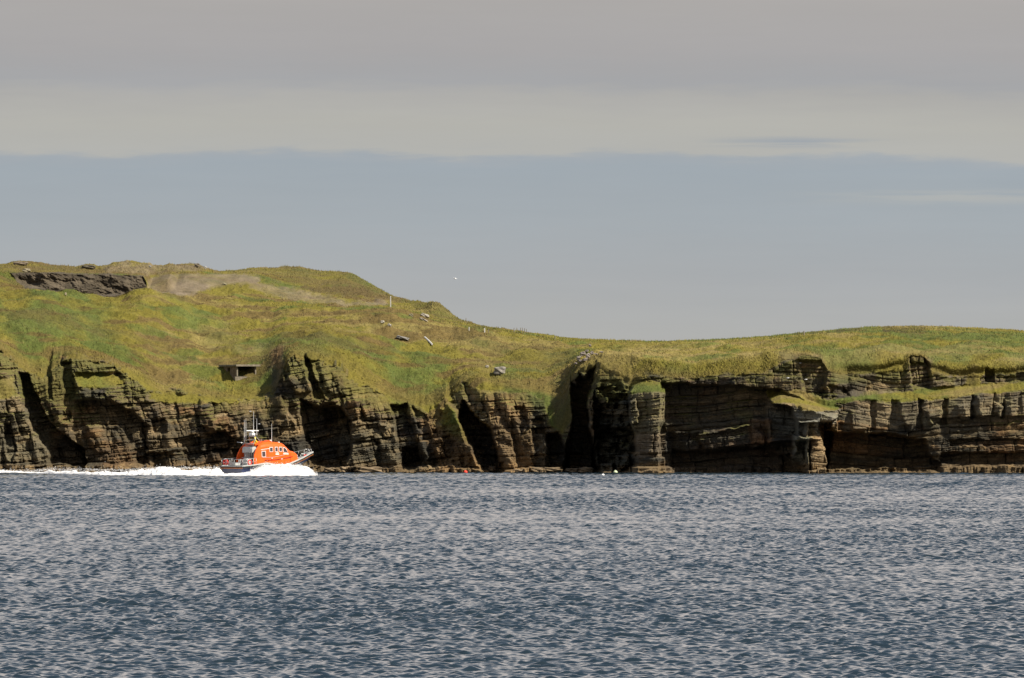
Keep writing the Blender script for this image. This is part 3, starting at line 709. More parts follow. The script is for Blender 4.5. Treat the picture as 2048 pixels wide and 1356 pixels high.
def hit(px, py, tol=3.0):
    m = (np.abs(PXf - px) < tol) & (np.abs(PYf - py) < tol)
    if not m.any():
        return hit(px, py, tol * 2)
    i = np.where(m.ravel(), Y.ravel(), 1e9)
    near = i.min(); dd = np.hypot(PXf - px, PYf - py).ravel()
    sel = np.where(i < near + 4, dd, 1e9); k = int(np.argmin(sel))
    return Vector((float(X.ravel()[k]), float(Y.ravel()[k]), float(Z.ravel()[k])))

# --- grass tufts: countless blades, one object
def build_grass():
    g = (grass * (1 - np.clip(gravel + path, 0, 1) * .9)); g[-NR[6] + 3:] = 0; g[:, (PX < -80) | (PX > 2130)] = 0
    # weight by visible area
    wgt = g.copy()
    wgt[SEG == 2] *= 1.0; wgt[(SEG >= 3)] *= 1.3; wgt[(SEG <= 1)] *= 1.3
    p = wgt.ravel(); p = np.where(p < .55, 0, p); p = p / p.sum()
    n = 130000; r = np.random.default_rng(3)
    k = r.choice(len(p), n, p=p)
    bx = X.ravel()[k] + r.uniform(-.05, .05, n); by = Y.ravel()[k] + r.uniform(-.1, .1, n); bz = Z.ravel()[k] - .05
    s = SEG.ravel()[k]
    clump = .5 + .9 * np.clip(vnoise(bx / 1.1, by / 1.6, 71) + .3 * fbm(bx / 6, by / 8, 2, 72), 0, 1.3)
    h = r.uniform(.10, .26, n) * clump * np.where(s <= 1, 1.25, 1); wd = r.uniform(.04, .09, n)
    a = r.uniform(0, math.pi, n)
    lx = r.normal(-.12, .16, n) * h * 1.5; ly = np.where(s == 0, -abs(r.normal(.25, .2, n)), r.normal(-.05, .15, n)) * h * 1.5
    hz = np.where(s == 0, h * r.uniform(-.3, .9, n), h)
    ca, sa = np.cos(a) * wd, np.sin(a) * wd
    V = np.zeros((n, 3, 3))
    V[:, 0] = np.stack([bx - ca, by - sa, bz], -1); V[:, 1] = np.stack([bx + ca, by + sa, bz], -1)
    V[:, 2] = np.stack([bx + lx, by + ly + h * .7, bz + .05 + hz], -1)
    c = col.reshape(-1, 3)[k] * r.uniform(.9, 1.3, n)[:, None]
    dry = (r.random(n) < .22)[:, None]
    c = np.where(dry, c * .6 + np.array([.075, .058, .020]) , c)
    C = np.repeat(np.clip(c, .01, .45)[:, None, :], 3, 1)
    o = mesh_tris('turf_grass', V.reshape(-1, 3), np.arange(n * 3).reshape(-1, 3), MT, cols=C.reshape(-1, 3))
    tag(o, 'tufty olive and straw coloured grass over the whole headland', 'grass', kind='stuff')
build_grass()

# ------------------------------------------------------------------ small mesh builder
class MB:
    def __init__(self): self.v = []; self.f = []
    def add(self, v, f):
        n = len(self.v); self.v += [tuple(p) for p in v]; self.f += [tuple(i + n for i in q) for q in f]; return self
    def box(self, c, s, rz=0, M=None):
        pts = []
        for dz in (-.5, .5):
            for dx, dy in ((-.5, -.5), (.5, -.5), (.5, .5), (-.5, .5)):
                p = Vector((dx * s[0], dy * s[1], dz * s[2]))
                if M is not None: p = M @ p
                elif rz: p = Matrix.Rotation(rz, 3, 'Z') @ p
                pts.append(p + Vector(c))
        return self.add(pts, [(3, 2, 1, 0), (4, 5, 6, 7), (0, 1, 5, 4), (1, 2, 6, 5), (2, 3, 7, 6), (3, 0, 4, 7)])
    def tube(self, pts, r, n=8, r2=None):
        pts = [Vector(p) for p in pts]; rings = []
        for i, p in enumerate(pts):
            d = (pts[min(i + 1, len(pts) - 1)] - pts[max(i - 1, 0)]).normalized()
            a = d.orthogonal().normalized(); b = d.cross(a)
            rr = r if r2 is None else r + (r2 - r) * i / (len(pts) - 1)
            rings.append([p + (a * math.cos(t) + b * math.sin(t)) * rr for t in [2 * math.pi * k / n for k in range(n)]])
        v = [q for g in rings for q in g]; f = []
        for i in range(len(rings) - 1):
            for k in range(n):
                f.append((i * n + k, i * n + (k + 1) % n, (i + 1) * n + (k + 1) % n, (i + 1) * n + k))
        f.append(tuple(range(n))[::-1]); f.append(tuple(range((len(rings) - 1) * n, len(rings) * n)))
        return self.add(v, f)
    def loft(self, secs, cap=True, closed=True):
        n = len(secs[0]); v = [p for s_ in secs for p in s_]; f = []
        for i in range(len(secs) - 1):
            for k in range(n if closed else n - 1):
                f.append((i * n + k, i * n + (k + 1) % n, (i + 1) * n + (k + 1) % n, (i + 1) * n + k))
        if cap: f.append(tuple(range(n))[::-1]); f.append(tuple(range((len(secs) - 1) * n, len(secs) * n)))
        return self.add(v, f)
    def torus(self, c, R, r, ax='y', n=20, m=8):
        v = []
        for i in range(n):
            t = 2 * math.pi * i / n
            for j in range(m):
                u = 2 * math.pi * j / m
                a = (R + r * math.cos(u)) * math.cos(t); b = (R + r * math.cos(u)) * math.sin(t); h = r * math.sin(u)
                p = (a, h, b) if ax == 'y' else (h, a, b)
                v.append(Vector(p) + Vector(c))
        return self.add(v, [(i * m + j, i * m + (j + 1) % m, ((i + 1) % n) * m + (j + 1) % m, ((i + 1) % n) * m + j) for i in range(n) for j in range(m)])
    def ball(self, c, r, n=12, m=8):
        r = r if hasattr(r, '__len__') else (r, r, r)
        v = [Vector(c) + Vector((r[0] * math.sin(math.pi * i / m) * math.cos(2 * math.pi * k / n), r[1] * math.sin(math.pi * i / m) * math.sin(2 * math.pi * k / n), r[2] * math.cos(math.pi * i / m))) for i in range(m + 1) for k in range(n)]
        return self.add(v, [(i * n + k, (i + 1) * n + k, (i + 1) * n + (k + 1) % n, i * n + (k + 1) % n) for i in range(m) for k in range(n)])
    def build(self, name, mat, parent=None, smooth=False, bevel=0):
        bm = bmesh.new(); vs = [bm.verts.new(p) for p in self.v]
        for q in self.f:
            try: bm.faces.new([vs[i] for i in q])
            except ValueError: pass
        bmesh.ops.remove_doubles(bm, verts=bm.verts, dist=1e-4)
        bmesh.ops.recalc_face_normals(bm, faces=bm.faces)
        if bevel:
            ed = [e for e in bm.edges if len(e.link_faces) == 2 and e.calc_face_angle() > .6]
            bmesh.ops.bevel(bm, geom=ed, offset=bevel, segments=2, affect='EDGES', profile=.5)
        me = bpy.data.meshes.new(name); bm.to_mesh(me); bm.free()
        for p in me.polygons: p.use_smooth = smooth
        me.materials.append(mat)
        o = bpy.data.objects.new(name, me); scene.collection.objects.link(o)
        if parent: o.parent = parent
        return o
def empty(name, loc, rz=0):
    o = bpy.data.objects.new(name, None); scene.collection.objects.link(o)
    o.location = loc; o.rotation_euler = (0, 0, rz); return o

M_orange = mat_simple('orange_paint', (.74, .095, .005), .45, .3, nscale=2, namt=.09)
M_dorange = mat_simple('shade_line_and_seam_orange', (.30, .022, .004), .5)
M_white = mat_simple('white_paint', (.74, .74, .72), .4, .4, namt=.04)
M_grey = mat_simple('grey_deck_paint', (.30, .31, .31), .7, nscale=5, namt=.12)
M_lgrey = mat_simple('pale_grey_gear', (.42, .42, .40), .5, nscale=5, namt=.1)
M_navy = mat_simple('navy_hull_paint', (.016, .030, .095), .3, .5, nscale=2, namt=.1, coat=.3)
M_black = mat_simple('black_rubber', (.018, .018, .016), .7, nscale=8)
M_red = mat_simple('red_plastic', (.55, .03, .02), .5)
M_stripe = mat_simple('hull_stripe', (.62, .20, .04), .5)
M_steel = mat_simple('brushed_rail_steel', (.45, .45, .44), .35, .5, .7)
M_glass = mat_simple('dark_window_glass', (.05, .035, .035), .12, .6, nscale=1)
M_yellow = mat_simple('yellow_oilskin', (.85, .62, .01), .6, nscale=6)
M_skin = mat_simple('skin', (.48, .27, .18), .6)
M_boot = mat_simple('dark_boots', (.02, .02, .02), .6)
M_conc = mat_simple('shaded_wall_concrete', (.17, .125, .085), .9, .2, nscale=3, namt=.3, bump=.03)  # the side wall's shade is mixed into this darker concrete
M_slab = mat_simple('pale_concrete_slab', (.20, .17, .125), .9, .2, nscale=3, namt=.25, bump=.03)
M_dark = mat_simple('near_black_interior', (.03, .026, .022), .95)  # near-black base colour for the rear wall and floor
M_wood = mat_simple('weathered_timber', (.20, .17, .13), .85, nscale=9, namt=.3)
M_palepost = mat_simple('pale_post_paint', (.50, .48, .44), .7, nscale=6, namt=.2)
M_feather = mat_simple('white_feathers', (.78, .78, .76), .7, nscale=12, namt=.05)
M_gwing = mat_simple('grey_wing_feathers', (.40, .41, .43), .7)
M_bill = mat_simple('yellow_bill', (.6, .4, .05), .5)
M_foam = mat_simple('sea_foam', (.68, .67, .66), .85, .1, nscale=2.2, namt=.05, bump=.25)

# ------------------------------------------------------------------ lifeboat
TH = math.radians(40)
BD = 1062.0
boat = empty('lifeboat', ((464 - 1024) * BD / F, BD, 0), TH)
tag(boat, 'orange and navy lifeboat with white radar mast, bow raised, running at speed to the right', 'lifeboat')
ST = [0, 1, 2, 3, 4, 4.8, 5.5, 6.3, 7, 8, 9, 10, 11, 12, 12.8, 13.4, 13.75]
def hb(x): return pl(x, [(0, 2.34), (2, 2.42), (5, 2.45), (7, 2.38), (9, 2.05), (10, 1.78), (11, 1.42), (12, .98), (12.8, .58), (13.4, .25), (13.75, .05)])
def hz(x): return pl(x, [(0, 1.22), (2, 1.36), (4, 1.60), (4.8, 1.50), (5.5, 1.30), (7, 1.30), (8, 1.52), (9, 1.80), (11, 2.34), (12.8, 2.84), (13.75, 3.05)])
def hcb(x): return pl(x, [(0, 2.05), (5, 2.12), (7, 1.95), (9, 1.5), (11, .82), (12.8, .22), (13.75, .02)])
def hcz(x): return pl(x, [(0, .35), (5, .45), (7, .6), (9, .95), (11, 1.55), (12.8, 2.35), (13.75, 2.93)])
def hk(x): return pl(x, [(0, -.5), (4, -.45), (7, -.15), (9, .25), (11, .95), (12.8, 2.0), (13.75, 2.9)])
hull = MB().loft([[(x, hb(x), hz(x)), (x, hcb(x), hcz(x)), (x, 0, hk(x)), (x, -hcb(x), hcz(x)), (x, -hb(x), hz(x)), (x, 0, hz(x) - .02)] for x in ST])
hull.build('hull', M_navy, boat)
dk = MB().loft([[(x, hb(x) - .06, hz(x) + .02), (x, hb(x) - .06, hz(x) + .05), (x, -hb(x) + .06, hz(x) + .05), (x, -hb(x) + .06, hz(x) + .02)] for x in ST])
dk.build('deck', M_grey, boat)
for sgn in (-1, 1):
    def strip(o0, o1, z0, z1): return MB().loft([[(x, sgn * (hb(x) + o0), hz(x) + z0), (x, sgn * (hb(x) + o1), hz(x) + z0), (x, sgn * (hb(x) + o1), hz(x) + z1), (x, sgn * (hb(x) + o0), hz(x) + z1)] for x in ST])
    strip(-.07, .05, .0, .16).build('gunwale', M_lgrey, boat)
    strip(-.03, .12, -.17, -.003).build('fender', M_black, boat)
tg = MB(); tg.box((-.04, 0, 1.26), (.10, 4.7, .14)); tg.build('gunwale', M_lgrey, boat)
tf = MB(); tf.box((-.07, 0, 1.12), (.12, 4.8, .13)); tf.build('fender', M_black, boat)
ts = MB(); ts.box((-.05, 0, 1.0), (.08, 4.6, .10)); ts.build('stripe', M_stripe, boat)
s2 = MB().loft([[(x, -hb(x) - .035, hz(x) - .26), (x, -hb(x) - .055, hz(x) - .26), (x, -hb(x) - .055, hz(x) - .185), (x, -hb(x) - .035, hz(x) - .185)] for x in ST if x >= 8])
s2.build('stripe', M_stripe, boat)
CS = [(3.4, 1.97, 1.78, 1.42, 3.75, 4.12, 1.35), (4.2, 1.98, 1.79, 1.42, 3.85, 4.42, 1.2), (5.5, 1.98, 1.79, 1.34, 3.88, 4.50, 1.15), (7.0, 1.92, 1.76, 1.32, 3.85, 4.42, 1.15),
      (7.7, 1.86, 1.70, 1.40, 3.72, 4.20, 1.15), (8.3, 1.80, 1.62, 1.50, 3.25, 3.70, 1.2), (8.8, 1.72, 1.52, 1.65, 3.02, 3.30, 1.2), (9.6, 1.50, 1.30, 1.9, 2.95, 3.18, .95), (10.1, 1.36, 1.15, 2.05, 2.75, 2.95, .8), (10.25, 1.25, 1.0, 2.1, 2.5, 2.6, .7)]
def csec(x, wb, ws, z0, zs, zr, wr): return [(x, -wb, z0), (x, -ws, zs), (x, -(ws + wr) / 2 - .06, (zs * .45 + zr * .55)), (x, -wr, zr), (x, 0, zr + .06), (x, wr, zr), (x, (ws + wr) / 2 + .06, (zs * .45 + zr * .55)), (x, ws, zs), (x, wb, z0)]
cab = MB().loft([csec(*c) for c in CS]); cabin = cab.build('wheelhouse', M_orange, boat)
def side_y(x, z):
    c = CS; xs = [k[0] for k in c]
    wb = np.interp(x, xs, [k[1] for k in c]); ws = np.interp(x, xs, [k[2] for k in c]); z0 = np.interp(x, xs, [k[3] for k in c]); zs = np.interp(x, xs, [k[4] for k in c])
    return wb + (ws - wb) * (z - z0) / (zs - z0)
def pane(sgn, pts, off, th=.03):
    a = [(x, sgn * (side_y(x, z) + off), z) for x, z in pts]; b = [(x, sgn * (side_y(x, z) + off - th), z) for x, z in pts]
    n = len(a); return MB().add(a + b, [tuple(range(n)), tuple(range(n, 2 * n))[::-1]] + [(i, (i + 1) % n, n + (i + 1) % n, n + i) for i in range(n)])
def grow(pts, g):
    cx_ = sum(p[0] for p in pts) / len(pts); cz_ = sum(p[1] for p in pts) / len(pts)
    return [(cx_ + (p[0] - cx_) * (1 + g / max(.1, abs(p[0] - cx_))), cz_ + (p[1] - cz_) * (1 + g / max(.1, abs(p[1] - cz_)))) for p in pts]
wins = [[(3.62, 2.55), (4.16, 2.55), (4.16, 3.22), (3.62, 3.22)], [(4.98, 3.22), (5.42, 3.22), (5.42, 3.74), (4.98, 3.74)], [(5.88, 3.24), (6.28, 3.24), (6.28, 3.76), (5.88, 3.76)], [(6.60, 3.26), (7.02, 3.26), (7.02, 3.76), (6.60, 3.76)], [(7.32, 3.18), (8.12, 3.05), (7.78, 3.55), (7.62, 3.66), (7.32, 3.72)]]
for sgn in (-1, 1):
    for w in wins:
        fr = pane(sgn, grow(w, .06), .022, .04).build('window', M_white, cabin); fr.parent = boat
        pane(sgn, w, .045, .03).build('pane', M_glass, fr)
# windscreen panes
for yy in (-.62, .62):
    pts = [(7.80, yy - .42, 4.16), (7.80, yy + .42, 4.16), (8.72, yy + .45, 3.40), (8.72, yy - .45, 3.40)]
    fr = MB().add([(x + .02, y, z + .05) for x, y, z in pts] + [(x, y, z) for x, y, z in pts], [(0, 1, 2, 3), (7, 6, 5, 4), (0, 4, 5, 1), (1, 5, 6, 2), (2, 6, 7, 3), (3, 7, 4, 0)]).build('window', M_glass, boat)
# long rail and step along the cabin side, pale markings
for sgn in (-1, 1):
    MB().tube([(4.0, sgn * (side_y(4, 2.05) + .07), 2.05), (6.0, sgn * (side_y(6, 2.15) + .07), 2.15), (8.0, sgn * (side_y(8, 2.4) + .07), 2.40), (9.0, sgn * (side_y(9, 2.55) + .07), 2.55)], .05).build('handrail', M_dorange, boat)  # dark orange stands in for the shadow line under the cabin band
    MB().tube([(3.6, sgn * (side_y(3.6, 1.95) + .06), 2.42), (5.5, sgn * (side_y(5.5, 2.5) + .06), 2.45), (7.4, sgn * (side_y(7.4, 2.7) + .06), 2.75)], .02).build('handrail', M_lgrey, boat)
    mk = pane(sgn, [(7.25, 2.85), (8.25, 2.82), (8.25, 2.93), (7.25, 2.96)], .02, .02); mk.build('marking', M_white, boat)
    mk = pane(sgn, [(5.95, 3.02), (6.45, 3.02), (6.45, 3.08), (5.95, 3.08)], .02, .02); mk.add(*(lambda q: (q.v, q.f))(pane(sgn, [(5.9, 2.8), (6.5, 2.8), (6.5, 2.93), (5.9, 2.93)], .02, .02))); mk.build('marking', M_white, boat)
    pane(sgn, [(3.45, 3.42), (5.0, 3.60), (5.0, 3.65), (3.45, 3.47)], .02, .02).build('marking', M_white, boat)
    MB().box((6.9, sgn * (side_y(6.9, 2.2) + .06), 2.22), (.16, .10, .12)).build('lamp', M_white, boat)
    MB().box((5.2, sgn * (side_y(5.2, 2.3) + .06), 2.32), (.14, .10, .12)).build('lamp', M_white, boat)
    pane(sgn, [(4.55, 1.5), (4.60, 1.5), (4.60, 3.6), (4.55, 3.6)], .012, .02).build('seam', M_dorange, boat)
    pane(sgn, [(8.55, 1.75), (8.60, 1.75), (8.60, 2.95), (8.55, 2.95)], .012, .02).build('seam', M_dorange, boat)
# aft bulkhead, side wings and cockpit gear
MB().box((3.36, 0, 2.65), (.08, 3.3, 2.35)).build('bulkhead', M_lgrey, boat)
d_ = MB(); d_.box((3.30, .15, 2.35), (.06, .75, 1.75)); d_.build('door', M_glass, boat)
for sgn in (-1, 1):
    out = [(3.42, 1.42), (2.25, 1.42), (2.2, 2.0), (2.3, 2.75), (2.7, 3.55), (3.15, 4.02), (3.42, 4.12)]
    a = [(x, sgn * (1.97 - .08 * (z - 1.4) + .004), z) for x, z in out]; b = [(x, sgn * (1.97 - .08 * (z - 1.4) - .12), z) for x, z in out]
    n = len(a); MB().add(a + b, [tuple(range(n)), tuple(range(n, 2 * n))[::-1]] + [(i, (i + 1) % n, n + (i + 1) % n, n + i) for i in range(n)]).build('cockpit_side', M_orange, boat)
MB().loft([[(x_, 1.0 + .0, 3.05 + dz) for x_, dz in ((2.5, 0), (3.25, 0), (3.25, .55), (3.1, .8), (2.65, .8), (2.5, .55))], [(x_, -1.15, 3.05 + dz) for x_, dz in ((2.5, 0), (3.25, 0), (3.25, .55), (3.1, .8), (2.65, .8), (2.5, .55))]]).build('liferaft_canister', M_lgrey, boat, bevel=.06)
gr = MB()
for y_ in (-.7, .3): gr.tube([(2.45, y_, 1.4), (2.45, y_, 3.05), (3.3, y_, 3.05)], .035)
gr.tube([(2.45, -1.1, 2.4), (2.45, 1.0, 2.4)], .03); gr.tube([(2.45, -1.1, 1.4), (2.45, -1.1, 3.05)], .03)
gr.build('canister_frame', M_steel, boat)
MB().box((1.9, -.95, 1.85), (.9, .9, .85)).build('deck_locker', M_lgrey, boat, bevel=.07)
MB().box((.9, .6, 1.55), (1.0, 1.6, .4)).build('deck_hatch', M_lgrey, boat, bevel=.05)
MB().tube([(2.0, .7, 1.4), (2.0, .7, 2.2)], .16, 12).build('capstan', M_lgrey, boat)
# upper steering position
MB().loft([[(x_, -1.2, z_) for x_, z_ in ((3.0, 4.0), (4.5, 4.35), (4.5, 4.62), (3.9, 4.34), (3.0, 4.22))], [(x_, 1.2, z_) for x_, z_ in ((3.0, 4.0), (4.5, 4.35), (4.5, 4.62), (3.9, 4.34), (3.0, 4.22))]]).build('upper_coaming', M_orange, boat)
MB().box((4.75, -.35, 4.66), (.35, .7, .34)).build('steering_console', M_black, boat, bevel=.04)
MB().box((4.55, -.35, 4.72), (.06, .55, .22)).build('instrument_screen', M_lgrey, boat)
MB().box((3.2, -.1, 4.07), (.9, 1.6, .08)).build('helm_platform', M_grey, boat)
ws_ = MB(); ws_.loft([[(5.0, -.9, 4.5), (5.0, .9, 4.5), (5.0, .9, 4.52), (5.0, -.9, 4.52)], [(5.6, -.8, 4.55), (5.6, .8, 4.55), (5.6, .8, 4.70), (5.6, -.8, 4.70)], [(6.2, -.7, 4.5), (6.2, .7, 4.5), (6.2, .7, 4.56), (6.2, -.7, 4.56)]]); ws_.build('roof_hump', M_orange, boat)
MB().box((6.05, -.55, 4.68), (.22, .22, .16)).build('searchlight', M_white, boat, bevel=.03)
MB().box((7.3, -.75, 4.42), (.26, .18, .14)).build('searchlight', M_white, boat, bevel=.03)
# mast
ms = MB()
for y_ in (-1.15, 1.15):
    ms.tube([(2.75, y_, 4.1), (3.1, y_ * .92, 4.75), (3.35, y_ * .45, 5.35), (3.4, y_ * .25, 5.45)], .045)
    ms.tube([(4.0, y_, 4.35), (3.6, y_ * .8, 4.95), (3.4, y_ * .3, 5.42)], .035)
ms.tube([(3.1, -1.06, 4.75), (3.1, 1.06, 4.75)], .045); ms.tube([(3.3, -.6, 5.2), (3.3, .6, 5.2)], .045)
ms.tube([(2.75, -1.15, 4.3), (2.75, 1.15, 4.3)], .04); ms.tube([(2.75, 1.15, 4.35), (2.2, 1.75, 4.45)], .05)
ms.tube([(3.4, -.2, 5.4), (3.4, -.2, 5.75)], .06); ms.tube([(3.4, .2, 5.4), (3.4, .2, 5.75)], .06)
mast = ms.build('mast', M_steel, boat, smooth=True)
rp_ = MB(); rp_.box((3.4, 0, 5.50), (.5, .75, .34)); rp_.build('radar_pedestal', M_white, boat, bevel=.06)
rs = MB(); rs.box((3.4, 0, 5.86), (.20, .30, .16)); rs.box((3.45, 0, 5.97), (1.75, .22, .13), rz=-.25); rs.build('radar_scanner', M_white, boat, bevel=.03)
for (ax, ay, z0, z1) in [(2.9, 1.05, 4.4, 7.35), (3.05, .9, 4.8, 7.55), (3.55, -.12, 5.7, 8.55), (3.9, -.35, 5.4, 7.6), (6.0, -.9, 4.45, 6.9)]:
    MB().tube([(ax, ay, z0), (ax, ay, z0 + (z1 - z0) * .4), (ax, ay, z1)], .038, 6, .016).build('antenna', M_white, boat)
# rails
ra = MB()
for sgn in (-1, 1):
    xs = [.05, .9, 1.8, 2.25] if sgn < 0 else [.05, .9, 1.8, 2.6]
    for x_ in xs: ra.tube([(x_, sgn * (hb(x_) - .08), hz(x_)), (x_, sgn * (hb(x_) - .08), hz(x_) + .95)], .028, 6)
    for h_ in (.5, .95): ra.tube([(x_, sgn * (hb(x_) - .08), hz(x_) + h_) for x_ in xs], .028, 6)
for y_ in (-1.4, -.4, .5, 1.4): ra.tube([(.05, y_, 1.25), (.05, y_, 2.17)], .028, 6)
for h_ in (.5, .95): ra.tube([(.05, -2.26, 1.22 + h_), (.05, 2.26, 1.22 + h_)], .028, 6)
ra.tube([(2.6, 2.3, 2.4), (3.4, 2.1, 2.6)], .028, 6)
ra.build('stern_rail', M_steel, boat, smooth=True)
rb = MB()
for sgn in (-1, 1):
    xs = [10.4, 11.2, 12.0, 12.7, 13.2]
    for x_ in xs: rb.tube([(x_, sgn * (hb(x_) - .06), hz(x_)), (x_, sgn * (hb(x_) - .06), hz(x_) + .62)], .024, 6)
    rb.tube([(x_, sgn * (hb(x_) - .06), hz(x_) + .62) for x_ in xs], .024, 6)
rb.build('bow_rail', M_steel, boat, smooth=True)
an = MB(); an.box((11.6, 0, 2.72), (.6, .4, .3)); an.tube([(11.9, 0, 2.75), (12.9, 0, 3.05)], .05); an.tube([(11.3, -.35, 2.6), (11.3, .35, 2.95)], .05)
an.build('anchor_gear', M_black, boat, bevel=.02)
MB().tube([(12.0, -.35, 2.72), (12.0, .05, 2.72)], .14, 10).build('windlass', M_lgrey, boat)
MB().box((11.9, -.68, 2.70), (.55, .10, .20)).build('rescue_strop', M_red, boat)
for (x_, y_, ax) in [(.12, 1.75, 'x'), (.12, 1.35, 'x'), (1.15, -2.36, 'y')]:
    MB().torus((x_, y_, 1.78), .30, .085, ax).build('lifebuoy', M_red, boat, smooth=True)

# crew member at the upper helm
def skinned(name, joints, bones, mat, parent=None, sub=2):
    me = bpy.data.meshes.new(name); me.from_pydata([j[:3] for j in joints], bones, []); 
    o = bpy.data.objects.new(name, me); scene.collection.objects.link(o)
    sk = o.modifiers.new('skin', 'SKIN')
    for i, j in enumerate(joints): me.skin_vertices[0].data[i].radius = (j[3], j[4] if len(j) > 4 else j[3])
    me.skin_vertices[0].data[0].use_root = True
    sb = o.modifiers.new('sub', 'SUBSURF'); sb.levels = sub; sb.render_levels = sub
    me.materials.append(mat)
    if parent: o.parent = parent
    for p in me.polygons: p.use_smooth = True
    return o
per_root_loc = boat.matrix_world
bpy.context.view_layer.update()
pw = boat.matrix_world @ Vector((3.35, -.62, 3.30))
per = empty('person', pw, TH)
tag(per, 'crew member in a bright yellow oilskin standing at the upper helm of the lifeboat', 'person')
J = [(0, 0, .92, .19, .16), (0, 0, 1.12, .20, .17), (.02, 0, 1.32, .23, .18), (.04, 0, 1.46, .07), (.05, 0, 1.60, .09),
     (.02, .21, 1.38, .10), (.12, .30, 1.14, .08), (.36, .20, 1.14, .055), (.02, -.21, 1.38, .10), (.12, -.30, 1.14, .08), (.36, -.20, 1.14, .055),
     (0, .10, .84, .09), (.04, .12, .48, .07), (0, .12, .10, .05), (.10, .13, .04, .04), (0, -.10, .84, .09), (.04, -.12, .48, .07), (0, -.12, .10, .05), (.10, -.13, .04, .04)]
Bn = [(0, 1), (1, 2), (2, 3), (3, 4), (2, 5), (5, 6), (6, 7), (2, 8), (8, 9), (9, 10), (0, 11), (11, 12), (12, 13), (13, 14), (0, 15), (15, 16), (16, 17), (17, 18)]
skinned('oilskin_suit', J, Bn, M_yellow, per, 2)
hd = MB().ball((.07, 0, 1.66), (.10, .085, .125)); hd.ball((.175, 0, 1.65), (.02, .015, .022), 6, 4)
for y_ in (-.087, .087): hd.ball((.06, y_, 1.655), (.02, .012, .03), 6, 4)
hd.build('head', M_skin, per, smooth=True)
MB().ball((.05, 0, 1.705), (.14, .13, .14)).build('hood', M_yellow, per, smooth=True)
for y_ in (-.2, .2):
    hn = MB().box((.41, y_, 1.14), (.09, .075, .035))
    for q in range(4): hn.tube([(.45, y_ - .028 + q * .019, 1.145), (.50, y_ - .028 + q * .019, 1.135), (.505, y_ - .028 + q * .019, 1.10)], .009, 5)
    hn.tube([(.41, y_ + (.04 if y_ < 0 else -.04), 1.14), (.45, y_ + (.06 if y_ < 0 else -.06), 1.12)], .011, 5)
    hn.build('hand', M_skin, per, smooth=True)
hr = MB(); hr.tube([(3.84, -.6, 4.46), (3.84, .1, 4.46)], .02); hr.tube([(3.84, -.25, 4.2), (3.84, -.25, 4.46)], .02)
hr.build('helm_grab_rail', M_steel, boat)

